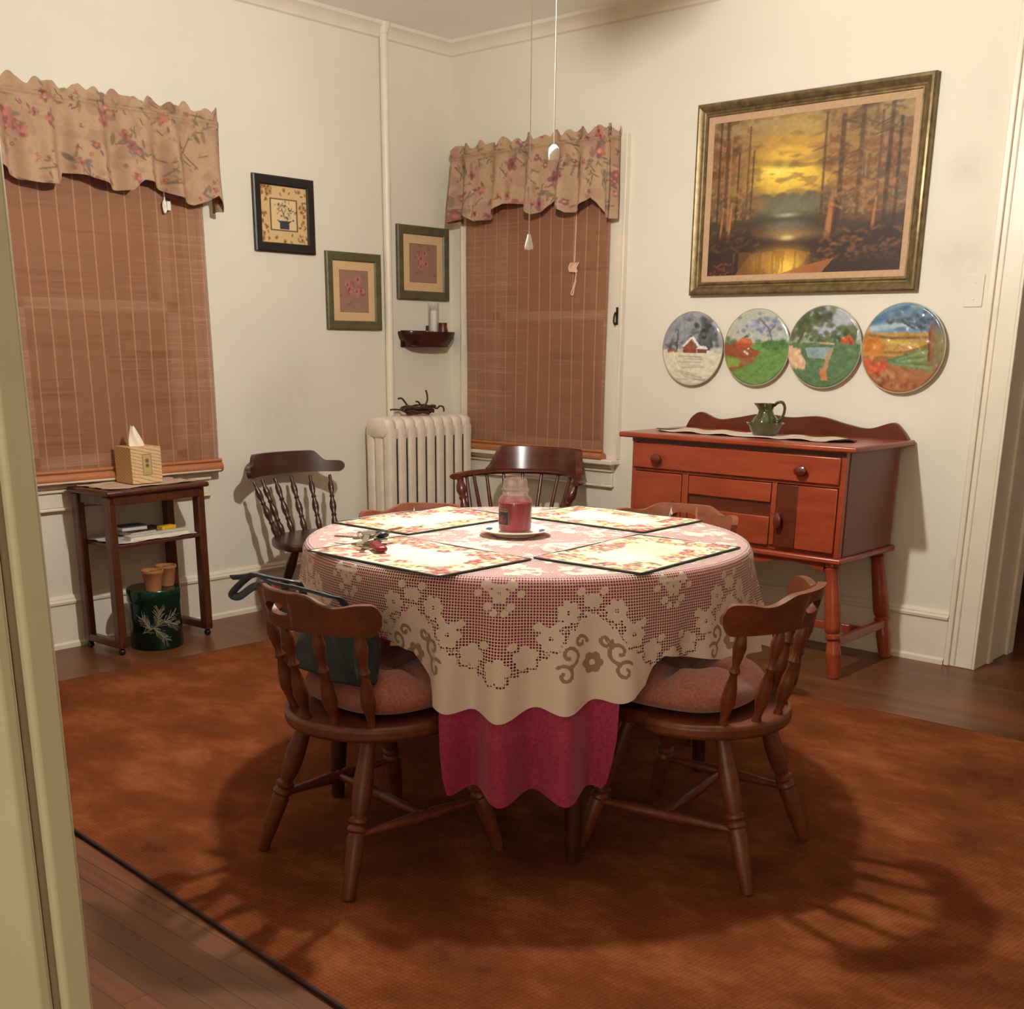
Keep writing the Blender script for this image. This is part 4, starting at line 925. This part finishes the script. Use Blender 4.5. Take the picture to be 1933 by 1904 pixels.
small_frame('framed_sampler', 'small black framed picture of a flower pot with a floral border', 3.552, 1.664, .345, .328, .042, M_ebony, sampler, 'cfae7c')
small_frame('framed_flower_print', 'green framed pink flower print left of the white pipe, lower than its pair', 3.962, 1.328, .352, .362, .042, M_green, rosep(4), '94705c', .042)
small_frame('framed_flower_print', 'green framed pink flower print right of the white pipe above the little shelf', 4.441, 1.484, .372, .362, .044, M_green, rosep(9), '967260', .044)

# ---------------------------------------------------------------- four relief plates above the sideboard
M_plate = painted('glazed relief plate', .25, coat=.3, bmp=.1)
M_rim = plain('plate rim glaze', 'a89c84', .3, .08, 10)
def wall_plate(label, x, z, r, painter, base, seed):
    o = thing('decorative_plate', label, 'plate', (x, YR, z), 0, 'landscape plates above the sideboard')
    nr_, na = 44, 110; P = []; X = np.zeros((nr_, na)); Y = X.copy()
    for j in range(nr_):
        q = (j+1)/nr_
        for i in range(na): a = 2*PI*i/na; X[j, i] = q*math.cos(a); Y[j, i] = q*math.sin(a)
    p = Paint(X, Y, base); painter(p, X, Y, np.random.RandomState(seed)); p.c *= (.80+.45*vn(X, Y, 16, 3, seed+5))[..., None]; p.mix((np.hypot(X, Y) > .985).astype(float), 'c8bca0')
    rel = .007*vn(X, Y, 7, 3, seed)
    P = [[(X[j, i]*r, -.026 - rel[j, i]*(1 if j < nr_-2 else 0) - .004*(1-((j+1)/nr_)**2), Y[j, i]*r) for i in range(na)] for j in range(nr_)]
    mb = MB(); mb.sheet(P, True); mb.add([(0, -.032, 0)], []); k = len(mb.v)-1; mb.f += [(i, (i+1) % na, k) for i in range(na)]
    mb.build('relief_face', M_plate, o, attrs={'col': np.vstack([p.c.reshape(-1, 3), p.c[0, :1]])}, smooth=60)
    b_ = MB(); b_.lathe([(0, .004), (r*.5, .004), (r*.55, .006), (r*.9, .018), (r*1.004, .025), (r*1.004, .0268), (r*.985, .0272), (r*.98, .025), (r*.5, .012), (0, .011)], 72, Matrix.Rotation(PI/2, 4, 'X')); b_.build('rim', M_rim, o)
def trees(p, rng, cx, cy, rx, ry, cols, n, r): 
    for k in range(n): p.blob(cx+rng.normal(0, rx), cy+rng.normal(0, ry), r*rng.uniform(.6, 1.3), r*rng.uniform(.5, 1), rng.choice(cols), 0, .6, .85)
def winter(p, X, Y, rng):
    p.mix((Y > .0)*.9, '8e9098'); p.mix(.4*(vn(X, Y, 14, 3, 1) > .5)*(Y > 0), '6c7078'); trees(p, rng, -.5, .35, .17, .25, ['7e828a', '9498a0', '6a6a70'], 40, .08)
    trees(p, rng, .4, .42, .2, .2, ['3a4040', '2e3434', '4e5654', '5c6464'], 60, .09); trees(p, rng, .62, .1, .12, .14, ['3c4444', '525a58'], 20, .08); trees(p, rng, -.68, .08, .1, .1, ['4c4c50', '5c585a'], 16, .06)
    p.line([(-.5, -.1), (-.46, .5)], .02, '4a3a34'); p.mix((Y < -.06+.05*np.sin(X*5))*1., 'd4ccb4'); p.poly([(-.27, -.12), (-.27, .08), (-.05, .28), (.18, .05), (.18, -.12)], '8a4a38'); p.poly([(-.30, .06), (-.04, .32), (.02, .30), (-.05, .22), (-.24, .05)], 'd8d4c8'); p.poly([(-.02, .30), (.22, .04), (.30, .06), (.04, .34)], 'e4e0d4'); p.poly([(.2, -.12), (.2, .0), (.5, .0), (.5, -.12)], '74443a'); p.poly([(.18, .0), (.26, .08), (.48, .07), (.54, -.02)], 'dedacc')
    p.poly([(-.8, -.1), (-.8, .0), (-.55, .0), (-.5, -.1)], '8a5c48')
    for k in range(9): y = -.2-.08*k; p.line([(rng.uniform(-.6, 0), y), (rng.uniform(.1, .6), y-rng.uniform(-.05, .12))], .02, rng.choice(['a8a088', '9c9480', 'b4ac94', '8c8a70']), 1, .6)
def spring(p, X, Y, rng):
    p.mix((Y > .1)*1., 'b0b0a0'); trees(p, rng, .15, .55, .3, .16, ['7c86a0', '949cb4', '6c7890', 'a8acbc'], 80, .06); p.line([(.5, .15), (.35, .5), (.1, .7)], .02, '6c6458'); p.line([(.4, .4), (.6, .65)], .015, '6c6458')
    p.mix((Y < .12)*1., '507a3a'); p.mix(.6*(Y < .12)*vn(X, Y*2, 9, 3, 2), '86a060'); trees(p, rng, .6, .1, .2, .05, ['3c6434', '4c7440'], 30, .08); trees(p, rng, -.7, .12, .15, .05, ['566a3c'], 12, .08)
    p.poly([(-1, .05), (-.6, .10), (-.2, .0), (.15, -.1), (.05, -.25), (-.4, -.3), (-1, -.2)], '8c4a30'); p.poly([(-.62, .0), (-.62, .14), (-.4, .22), (-.12, .14), (-.12, .0)], 'a8503a'); p.poly([(-.58, .12), (-.4, .28), (-.15, .2), (-.1, .12)], 'c06a40'); p.poly([(-.4, .24), (-.3, .34), (-.2, .26)], '40684c')
    p.poly([(-.1, -.25), (.05, -.35), (-.3, -.5), (-.75, -.65), (-.85, -.55), (-.4, -.42), (-.45, -.3)], '8a5c38'); p.poly([(-.9, -.25), (-.45, -.35), (-.5, -.5), (-.85, -.52)], '8c9a44', .8); trees(p, rng, -.25, -.12, .06, .04, ['d8ccc0'], 6, .03)
def summer(p, X, Y, rng):
    p.mix((Y > .2)*1., 'a2a8ac'); trees(p, rng, -.35, .7, .25, .16, ['47523a', '545f40', '66704c', '3a4430'], 70, .1); trees(p, rng, -.7, .4, .12, .12, ['4c5638', '5c6644'], 30, .08); trees(p, rng, .62, .3, .16, .13, ['52603e', '64704a', '445236'], 45, .09); trees(p, rng, .05, .2, .25, .07, ['58684a', '6a7a54', '48583c'], 40, .07)
    p.mix((Y < .1)*1., '4e6a4a'); p.mix(.5*(Y < .1)*vn(X, Y, 10, 3, 3), '6a8458'); p.poly([(-.5, .0), (.3, .0), (.2, -.3), (-.4, -.25)], '86989a'); p.poly([(.45, .1), (.45, .22), (.65, .3), (.8, .18), (.8, .08)], 'b4583c'); p.poly([(.62, .3), (.7, .05), (.8, .05)], '8c4030'); p.poly([(-1, .05), (-.7, -.05), (-.45, -.35), (-.45, -.55), (-1, -.5)], 'cfa884'); 
    for k in range(8): p.line([(rng.uniform(-.95, -.55), rng.uniform(-.5, -.05))]*2, .05, rng.choice(['b08a68', 'dcc0a0']), 1, .8)
    p.line([(-.7, .1), (-.55, .4), (-.62, .6)], .03, '544a3a'); p.line([(.15, -.2), (.12, -.45), (.05, -.6)], .05, 'b48a64', 1); p.blob(.2, -.12, .05, .05, 'b88858'); p.poly([(-.05, -.5), (.12, -.5), (.2, -.8), (0, -.82)], 'c08058'); p.line([(.28, .08), (-.1, .1)], .02, 'b8a078')
def autumn(p, X, Y, rng):
    p.mix((Y > .3)*1., '6f8a9c'); p.line([(-.9, .55), (.1, .9)], .08, '4c6c88', 1); p.line([(-.95, .4), (.2, .55)], .06, 'a8bcc0', 1, .8); p.mix(((Y < .34) & (Y > -.2))*1., 'b08a4c'); p.line([(-.95, .3), (-.3, .22), (.7, .24)], .03, '7c5a34', .8); p.line([(-.7, .1), (0, .12), (.7, .0)], .05, 'c09c54', 1); p.line([(-.5, -.1), (.1, -.1), (.7, .1)], .03, '8a6434', 1)
    p.mix((Y < -.18)*1., '9a6440'); 
    for k in range(9): p.line([(-.35, -.3), (.75, -.5+.07*k)], .03, ['5c8058', '7c9a64', '4c6c48'][k % 3], 1, .8)
    trees(p, rng, -.75, -.0, .12, .18, ['c07a3c', 'b0682c', 'd09450'], 30, .1); trees(p, rng, -.6, -.45, .15, .08, ['a83c28', 'c05030', 'd88048'], 22, .07); p.poly([(.5, .8), (.62, .8), (.72, .2), (.78, -.3), (.62, -.3), (.6, .2)], '6a4028'); p.line([(.68, .7), (.72, -.3)], .05, '8a5838', .8)
    trees(p, rng, .2, .65, .22, .13, ['46586c', '5a7084', '384a5c', '6c8494'], 60, .09); p.line([(.0, .55), (.3, .4), (.5, .55)], .02, '40404c'); p.blob(.85, .1, .14, .6, '6c6a4c', 0, .6, .8)
    for k in range(30): p.line([(rng.uniform(-.5, .4), rng.uniform(-.85, -.55))]*2, .06, rng.choice(['8a4c30', 'a86a48', '6c3c28', 'b88860']), 1, .8)
wall_plate('round plate of a red barn in snow, first of the four from the window', -3.025, 1.254, .163, winter, 'b8b4a8', 1)
wall_plate('round plate with green meadow and red farmhouse beside the snow scene', -2.692, 1.262, .1635, spring, 'a8a898', 2)
wall_plate('round plate with green trees around a stream and a figure', -2.369, 1.266, .1685, summer, '8a9080', 3)
wall_plate('round plate with autumn fields and a brown tree trunk, nearest the doorway', -2.024, 1.265, .176, autumn, '8a8468', 4)
# painted-over switch plate
sw = thing('switch_plate', 'painted over wall plate between the painting and the doorway', 'switch plate', (-1.772, YR, 1.48))
q = MB(); q.box(-.036, .036, -.005, 0, -.06, .06); q.build('cover_plate', M_wall2 if 'M_wall2' in globals() else M_wall, sw, bevel=.003)
q = MB(); q.lathe([(0, 0), (.004, 0), (.004, .002), (0, .003)], 10, Matrix.Translation((0, -.005, .03)) @ KM); q.lathe([(0, 0), (.004, 0), (.004, .002), (0, .003)], 10, Matrix.Translation((0, -.005, -.03)) @ KM); q.build('screw', M_trim, sw)
# ---------------------------------------------------------------- cast iron radiator and steam pipe
RX, RY0 = -4.535, 3.972
rt = thing('radiator', 'cream cast iron column radiator in the corner behind the table', 'radiator', (RX, RY0, 0))
NS, PIT = 9, .0685
M_gap_shade = plain('radiator gap shade', '2c221a', .7, .2, 30)  # dark colour standing in for the shade between radiator sections
def section(y0):
    mb = MB()
    for xx, rx in ((.020, .020), (.082, .022), (.145, .020)):
        col = []
        for z, k in ((.10, 1), (.15, .95), (.3, .94), (.76, .94), (.82, 1), (.85, 1)):
            col.append([(xx + (rx+.009)*k*math.copysign(abs(math.cos(a))**.5, math.cos(a)), y0+PIT/2 + .0282*k*math.copysign(abs(math.sin(a))**.5, math.sin(a)), z) for a in np.linspace(0, 2*PI, 25)[:-1]])
        mb.sheet(col, True)
    for z0, z1 in ((.075, .155), (.80, .905)):
        rows = []; n = 18
        hz = (z1-z0)/2; zc = (z0+z1)/2
        for yy, k in ((-.034, .80), (-.028, .93), (-.012, 1), (.012, 1), (.028, .93), (.034, .80)):
            row = []
            for i in range(28):
                a = 2*PI*i/28; ca, sa = math.cos(a), math.sin(a); q = (abs(ca)**3.2+abs(sa)**3.2)**(-1/3.2); row.append((.0825 + .0825*k*ca*q, y0+PIT/2+yy, zc + hz*k*sa*q))
            rows.append(row)
        b0 = mb.sheet(rows, True); mb.f.append(tuple(b0+i for i in range(28))[::-1]); mb.f.append(tuple(b0+5*28+i for i in range(28)))
    return mb
for k in range(NS): section(k*PIT).build('section', M_iron, rt, smooth=50)
for k in range(1, NS):
    MB().box(.012, .160, k*PIT-.0062, k*PIT+.0062, .15, .80).build('gap_shade_strip', M_gap_shade, rt)  # added dark strip, shade of the gap put in as colour
for yy in (.03, NS*PIT-.03):
    f_ = MB(); f_.rod((.03, yy, .09), (.022, yy, 0), [(0, .018), (.5, .013), (.9, .02), (1, .02)]); f_.rod((.135, yy, .09), (.143, yy, 0), [(0, .018), (.5, .013), (.9, .02), (1, .02)]); f_.build('foot', M_iron, rt)
v_ = MB(); v_.tube([(.0825, .0, .115), (.0825, -.07, .115), (.0825, -.085, .10), (.0825, -.085, .0)], .016, 10); v_.lathe([(.012, 0), (.026, .005), (.026, .03), (.012, .04), (.008, .07), (.02, .075), (.02, .095), (0, .1)], 14, Matrix.Translation((.0825, -.078, .115))); v_.build('valve', M_iron, rt)
pp = thing('steam_pipe', 'white vertical heating pipe from ceiling to behind the radiator', 'pipe', (-4.5655, 4.178, 0))
q = MB(); q.lathe([(.0205, 0), (.0205, 2.735)], 20); q.build('riser', M_trim, pp)
q = MB(); q.lathe([(.0215, 2.69), (.024, 2.69), (.0245, 2.705), (.036, 2.722), (.038, 2.742), (.0215, 2.742)], 24); q.build('ceiling_collar', M_trim, pp)
# dried vine on the radiator
M_vine = plain('dry brown vine', '4a2e18', .8, .25, 60)
vn_ = thing('dried_vine', 'twisted brown dried vine lying on top of the radiator', 'vine', (RX+.085, 4.27, .905))
rng = random.Random(4); q = MB()
for k in range(9):
    a0 = rng.uniform(0, 6); R0 = rng.uniform(.035, .055); q.tube([(R0*.9*math.cos(a0+t*.42), .0+2.1*R0*math.sin(a0+t*.42)*(1+.12*math.sin(t)), .012+.012*k/3+.006*math.sin(t*1.3+k)) for t in range(14)], .0052, 6)
q.build('coil', M_vine, vn_)
q = MB()
for pts in ([(0, -.06, .03), (0, -.09, .06), (0, -.115, .085), (.01, -.14, .09), (.01, -.155, .088)], [(0, .0, .035), (.0, .04, .045), (0, .062, .075), (0, .06, .105), (0, .052, .125)], [(0, .03, .035), (0, .01, .055), (0, -.005, .068), (.0, -.02, .07)], [(0, -.10, .02), (.01, -.14, .032), (.0, -.185, .035), (0, -.20, .033)], [(0, .07, .02), (0, .10, .04), (0, .13, .03), (0, .155, .042), (0, .18, .035), (0, .185, .012)], [(.0, .06, .015), (.01, .09, .03), (0, .11, .02)]):
    q.tube(spline(pts, 5), .0048, 6)
q.build('twig', M_vine, vn_)

# ---------------------------------------------------------------- little wall shelf and what stands on it
M_shelf = wood('dark mahogany wall shelf', '2a0f0a', '421a12', .25)
ws = thing('wall_shelf', 'small dark rounded wooden wall shelf right of the pipe', 'shelf', (XL, 4.445, 1.245), PI/2)
def dshape(w_, d_, n=26): return [(w_*math.cos(PI+PI*k/n)*(1 if 1 else 1), d_*math.sin(PI+PI*k/n)*(1)) for k in range(n+1)]
def superd(w_, d_, n=30):
    o_ = []
    for k in range(n+1):
        a = PI+PI*k/n; ca, sa = math.cos(a), math.sin(a); q_ = (abs(ca)**3+abs(sa)**3)**(-1/3); o_.append((w_*ca*q_, d_*sa*q_))
    return o_
q = MB(); q.prism(superd(.15, .085), 0, .014); q.build('shelf_board', M_shelf, ws, bevel=.004)
q = MB(); q.box(-.17, .17, -.012, 0, 0, .085); q.build('back_board', M_shelf, ws, bevel=.004)
rows = []
for z, k in ((.004, .92), (.02, 1.02), (.045, 1.14), (.07, 1.20), (.08, 1.19)): rows.append([(x_*k, y_*k, z) for x_, y_ in superd(.155, .09)])
for z, k in ((.08, 1.14), (.045, 1.08), (.014, .95)): rows.append([(x_*k, y_*k, z) for x_, y_ in superd(.155, .09)])
q = MB(); q.sheet(rows); q.build('curved_rail', M_shelf, ws, smooth=60)
wc = thing('hurricane_candle', 'white pillar candle in a tall clear glass on the little wall shelf', 'candle', (XL+.05, 4.475, 1.2595))
q = MB(); q.lathe([(0, 0), (.026, 0), (.028, .004), (.028, .195), (.030, .212), (.0288, .212), (.0266, .195), (.0266, .006), (0, .005)], 28); q.build('glass_chimney', M_glass, wc)
q = MB(); q.lathe([(0, .006), (.019, .006), (.019, .170), (.014, .174), (0, .173)], 20); q.build('candle', M_white, wc)
M_pot = plain('brown glazed jar', '5a2c1a', .35, .3, 30)
bj = thing('jar', 'small brown glazed jar on the wall shelf beside the glass candle', 'jar', (XL+.056, 4.535, 1.2595)); q = MB(); q.lathe([(0, 0), (.022, 0), (.027, .01), (.027, .07), (.022, .095), (.024, .112), (.021, .112), (.019, .095), (0, .09)], 24); q.build('jar_body', M_pot, bj)
for lb_, yy, hcap in (('tiny bottle with black cap at left on the wall shelf', 4.40, True), ('tiny clear bottle without cap next to the brown jar on the wall shelf', 4.435, False)):
    o = thing('small_bottle', lb_, 'bottle', (XL+.076, yy, 1.2595)); q = MB(); q.lathe([(0, 0), (.010, 0), (.012, .003), (.012, .05), (.006, .062), (.006, .07), (0, .07)], 16); q.build('bottle_body', M_glass if not hcap else M_white, o)
    if hcap: q = MB(); q.lathe([(0, .068), (.0085, .068), (.0085, .095), (0, .096)], 14); q.build('cap', M_black, o)
for o_ in []: pass

# ---------------------------------------------------------------- side table by the left window
st = thing('side_table', 'dark wooden side table with a middle shelf under the left window', 'side table', (-4.425, 2.60, 0), rad(5))
TW, TD, TH = .235, .13, .685                       # local x toward the room, local y along the wall
q = MB(); q.box(-TD-.005, TD+.02, -TW-.02, TW+.02, TH-.022, TH); q.build('top', M_stand, st, bevel=.008)
q = MB(); q.box(TD-.012, TD+.004, -TW+.02, TW-.02, TH-.062, TH-.022); q.box(-TD, -TD+.016, -TW+.02, TW-.02, TH-.062, TH-.022); q.box(-TD, TD, -TW+.005, -TW+.02, TH-.062, TH-.022); q.box(-TD, TD, TW-.02, TW-.005, TH-.062, TH-.022); q.build('apron', M_stand, st, bevel=.003)
for sy in (-1, 1):
    for sx in (-1, 1):
        x0 = sx*TD; q = MB(); y0 = sy*(TW-.012)
        q.box(min(x0, x0-sx*.044), max(x0, x0-sx*.044), y0-.018, y0+.018, .03, TH-.022); q.build('leg', M_stand, st, bevel=.006)
    q = MB(); q.box(-TD, TD, sy*(TW-.012)-.017, sy*(TW-.012)+.017, .031, .064); q.build('foot_rail', M_stand, st, bevel=.006)
    for sx in (-1, 1):
        q = MB(); q.lathe([(0, -.009), (.012, -.009), (.014, -.005), (.014, .005), (.012, .009), (0, .009)], 16, Matrix.Translation((sx*(TD-.02), sy*(TW-.012), .0145)) @ Matrix.Rotation(PI/2, 4, 'X')); q.box(sx*(TD-.02)-.006, sx*(TD-.02)+.006, sy*(TW-.012)-.004, sy*(TW-.012)+.004, .02, .032); q.build('caster', M_black, st)
q = MB(); q.box(-TD+.006, TD-.004, -TW+.026, TW-.026, .447, .462); q.build('shelf', M_stand, st, bevel=.003)
stM = Matrix.Translation((-4.425, 2.60, 0)) @ Matrix.Rotation(rad(5), 4, 'Z')
def onst(x, y, z): return tuple(stM @ Vector((x, y, z)))
# cloth on the side table
M_doily = painted('patterned table cloth', .9, bmp=.3)
def doily(name, label, x, y, z, w_, d_, seed, base, cols, wavy=.006, kind='doily'):
    o = thing(name, label, kind, onst(x, y, z), rad(5)); nx, ny = 60, 44; rng = np.random.RandomState(seed)
    X, Y = np.meshgrid(np.linspace(-1, 1, nx), np.linspace(-1, 1, ny)); p = Paint(X, Y, base)
    for k in range(60): p.blob(rng.uniform(-1, 1), rng.uniform(-1, 1), rng.uniform(.05, .16), rng.uniform(.04, .1), rng.choice(cols), rng.uniform(0, 3), .6, .6)
    P = [[(d_*X[j, i]*(1+.025*math.sin(9*Y[j, i]*PI)*(abs(X[j, i]) > .9)), w_*Y[j, i]*(1+.02*math.sin(8*X[j, i]*PI)*(abs(Y[j, i]) > .9)), .0015 + wavy*max(0, max(abs(X[j, i]), abs(Y[j, i]))-.55)*(.6+.6*math.sin(9*X[j, i]+7*Y[j, i]))) for i in range(nx)] for j in range(ny)]
    mb = MB(); mb.sheet(P); mb.build('cloth', M_doily, o, attrs={'col': p.c.reshape(-1, 3)}, smooth=180, solid=.0012)
doily('table_mat', 'floral cloth mat on the side table under the tissue box', .0, .0, TH+.0005, .215, .115, 5, 'c4a88e', ['a8806c', 'd8c8b0', '94786a', 'b48a7c'])
doily('shelf_cloth', 'white scalloped cloth on the middle shelf of the side table', 0, 0, .4625, .20, .118, 6, 'cfc8c4', ['b8b0b0', 'e0d8d4', 'a8a4a8'])
# tissue box
m, nt, b = newmat('woven straw tissue box print'); M_straw = m
wv = node(nt, 'ShaderNodeTexWave'); wv.wave_type = 'BANDS'; wv.bands_direction = 'DIAGONAL'; wv.inputs['Scale'].default_value = 22; wv.inputs['Distortion'].default_value = 3; nt.links.new(texco(nt, (1, .5, 2.0)), wv.inputs['Vector'])
nt.links.new(ramp(nt, wv.outputs['Fac'], [(.2, lin('d2b084')), (.6, lin('dcc298')), (.85, lin('b48a58'))]), b.inputs['Base Color']); setp(b, Roughness=.6)
tx = thing('tissue_box', 'woven print cardboard tissue box on the side table', 'tissue box', (-4.434, 2.615, .691), rad(-2))
q = MB(); h_ = .069; q.box(-h_, h_, -h_, h_, 0, .15); q.build('box', M_straw, tx, bevel=.002)
M_tlabel = painted('tissue box label', .6)
X, Y = np.meshgrid(np.linspace(0, 1, 20), np.linspace(0, 1, 36)); p = Paint(X, Y, 'b89c64'); e = np.minimum(np.minimum(X, 1-X)*.5, np.minimum(Y, 1-Y)); p.mix((e < .035).astype(float), '8c8050'); p.blob(.5, .68, .2, .1, '6c5436'); p.blob(.5, .45, .18, .09, '6c5436'); p.poly([(.15, .10), (.85, .10), (.85, .16), (.15, .16)], 'a08854', .6)
mb = MB(); mb.sheet([[(h_+.0012, -.019+.042*a, .034+.088*c_) for a in np.linspace(0, 1, 20)] for c_ in np.linspace(0, 1, 36)]); mb.build('label', M_tlabel, tx, attrs={'col': p.c.reshape(-1, 3)}, smooth=0, solid=.0008)
P = []
for j in range(13):
    t = j/12; row = []
    for i in range(32):
        a = 2*PI*i/32; rx = .034*(1-.72*t**1.3)*(1+.16*math.sin(4*a+3*t)); ry = .018*(1-.35*t)*(1+.3*math.sin(3*a+5*t)); row.append((ry*math.cos(a)-.004*t, rx*math.sin(a)-.012*t, .147+.088*t-.016*t*abs(math.sin(a))))
    P.append(row)
mb = MB(); mb.sheet(P, True); mb.f.append(tuple(12*32+i for i in range(32))); mb.build('tissue', plain('tissue paper', 'efe2cc', .9, .03, 20), tx, smooth=70)
# what lies on the shelf
M_bookb = plain('blue book cover', '35406a', .5, .15, 20); M_page = plain('book pages', 'd8ccb4', .8); M_yel = plain('yellow carton', 'd8a824', .5, .08, 20); M_paper = plain('white printed carton', 'd8d4c8', .6, .08, 30); M_dkbook = plain('dark book cover', '2a1c16', .5, .2, 20)
zs = .4665
def placebox(name, label, cat, x, y, rz, sx, sy, sz, mat, z=zs, group=None, pages=True):
    o = thing(name, label, cat, onst(x, y, z), rad(5+rz), group)
    if pages:
        q = MB(); q.box(-sx, sx, -sy, sy, 0, .0025); q.box(-sx, sx, -sy, sy, sz-.0025, sz); q.box(-sx, -sx+.0025, -sy, sy, 0, sz); q.build('cover', mat, o)
        q = MB(); q.box(-sx+.003, sx-.004, -sy+.004, sy-.004, .0025, sz-.0025); q.build('pages', M_page, o)
    else:
        q = MB(); q.box(-sx, sx, -sy, sy, 0, sz); q.build('carton', mat, o, bevel=.0015)
    return o
placebox('booklet', 'white booklet lying flat at the front of the side table shelf', 'booklet', .078, .02, 0, .024, .15, .020, M_paper)
placebox('book', 'dark book lying at the back of the side table shelf', 'book', -.045, .03, 3, .055, .10, .022, M_dkbook)
placebox('book', 'blue book lying on the dark book on the side table shelf', 'book', -.045, -.025, -6, .042, .062, .020, M_bookb, z=zs+.0225)
placebox('small_box', 'small yellow box on the side table shelf', 'box', .03, .105, 4, .018, .038, .034, M_yel, pages=False)
# green tin and two pots under the side table
M_tin = plain('dark green tin', '06241a', .22, .15, 10, .3); M_tinlid = plain('dark green tin lid', '0a2c20', .2, .1, 10, .3); M_pine = plain('silver pine branch print', '8c8068', .5)
tn = thing('round_tin', 'dark green round tin with a pale pine branch on the floor below the side table', 'tin', (-4.345, 2.585, 0))
q = MB(); q.lathe([(0, 0), (.106, 0), (.109, .004), (.109, .205), (0, .205)], 56); q.build('tin_body', M_tin, tn)
q = MB(); q.lathe([(0, .200), (.110, .200), (.1125, .203), (.1125, .25), (.109, .256), (0, .254)], 56); q.build('tin_lid', M_tinlid, tn)
q = MB(); rng = random.Random(8); ac_ = math.atan2(-2.585, 4.345)
def tinp(a, z): return (.1096*math.cos(ac_+a), .1096*math.sin(ac_+a), z)
stems = [((-.55, .075), (.75, .15)), ((-.1, .10), (.35, .045)), ((.05, .11), (.15, .175)), ((.3, .125), (.9, .10)), ((-.2, .092), (-.5, .14))]
for (a0, z0), (a1, z1) in stems:
    q.tube([tinp(a0+(a1-a0)*k/6, z0+(z1-z0)*k/6) for k in range(7)], .0011, 4)
    for k in range(16):
        t = k/15; a, z = a0+(a1-a0)*t, z0+(z1-z0)*t; an = math.atan2(z1-z0, (a1-a0)*.11)
        for sg in (-1, 1):
            b_ = an+sg*rng.uniform(.35, .8); L = rng.uniform(.022, .04); q.tube([tinp(a, z), tinp(a+L*math.cos(b_)/.11, z+L*math.sin(b_))], .0007, 4)
q.build('pine_branch', M_pine, tn)
M_terra = plain('tan clay pot', 'a06c40', .8, .15, 25); M_soil = plain('dark pot filling', '3a2014', .95, .3, 80)
for lb_, x_, y_, z_ in (('tan clay pot at left on the green tin lid', -4.275, 2.545, .2565), ('tan clay pot at right on the green tin lid', -4.335, 2.645, .2565)):
    o = thing('clay_pot', lb_, 'pot', (x_, y_, z_), 0, 'clay pots on the green tin'); q = MB(); q.lathe([(0, 0), (.030, 0), (.042, .075), (.045, .078), (.045, .088), (.040, .088), (.038, .075), (.034, .06), (0, .058)], 26); q.build('pot_wall', M_terra, o)
    q = MB(); q.lathe([(0, .056), (.033, .058), (.03, .07), (.012, .082), (0, .084)], 16, None, lambda a, z: 1+.15*math.sin(5*a)); q.build('filling', M_soil, o)

# ---------------------------------------------------------------- ceiling fan with the room's lamp and its two pull chains
M_fan = plain('white fan enamel', 'e4ddd0', .4, .03, 6); M_blade = wood('fan blade', 'b89468', 'd0b088', .45)
fan = thing('ceiling_fan', 'white ceiling fan with a lamp over the table, only its pull chains in view', 'ceiling fan', (LAMP.x, LAMP.y, ZC))
q = MB(); q.lathe([(0, 0), (.07, 0), (.065, -.03), (.03, -.06), (.015, -.065), (.015, -.24), (.04, -.245), (.09, -.26), (.105, -.30), (.105, -.37), (.08, -.40), (.05, -.41), (.045, -.44), (.06, -.455), (.06, -.475), (0, -.475)], 40); q.build('motor_housing', M_fan, fan)
BL_AZ = rad(117)
for k in range(5):
    M = Matrix.Rotation(BL_AZ + 2*PI*k/5, 4, 'Z') @ Matrix.Translation((0, 0, -.425)) @ Matrix.Rotation(rad(-20), 4, 'X')
    out = [(.18, -.05), (.30, -.062), (.62, -.072), (.66, -.055), (.675, 0), (.66, .055), (.62, .072), (.30, .062), (.18, .05)]
    q = MB(); q.prism(out, -.003, .003, M); q.box(.09, .2, -.02, .02, -.006, -.002, M); q.build('blade', M_blade, fan, bevel=.001)
m, nt, b = newmat('lit lamp globe'); setp(b, Roughness=.3); b.inputs['Base Color'].default_value = (1, .9, .75, 1)
b.inputs['Emission Color'].default_value = LAMP_COLOR + (1,); b.inputs['Emission Strength'].default_value = LAMP_STRENGTH
nt.links.new(ramp(nt, noise(nt, texco(nt, (1, 1, 1)), 4), [(.3, LAMP_COLOR), (.7, LAMP_COLOR)]), b.inputs['Emission Color'])
zl = LAMP.z - ZC
q = MB(); q.lathe([(0, zl-.042), (.024, zl-.036), (.038, zl-.018), (.042, zl), (.038, zl+.018), (.026, zl+.036), (.018, zl+.05), (0, zl+.052)], 28); q.build('bulb', m, fan, smooth=180)
M_chain = plain('pull chain', 'd8c8b0', .4, .1, 60)
def pull(px, py, z0, z1, knob):
    q = MB(); q.tube([(px*.25, py*.25, -.46), (px*.7, py*.7, -.50), (px, py, -.56), (px, py, z1-ZC)], .0013, 6); c_ = q.build('pull_chain', M_chain, fan)
    k_ = MB(); k_.lathe(knob, 18, Matrix.Translation((px, py, z1-ZC))); k_.build('chain_knob', M_white, c_)
pull(.165, .003, 2.1, 1.752, [(0, .004), (.006, .004), (.013, -.004), (.0145, -.02), (.013, -.032), (0, -.034)])
pull(.16, -.085, 2.1, 1.53, [(0, .006), (.004, .006), (.006, -.004), (.011, -.022), (.011, -.03), (0, -.032)])
# tiny lights seen outside through the blind
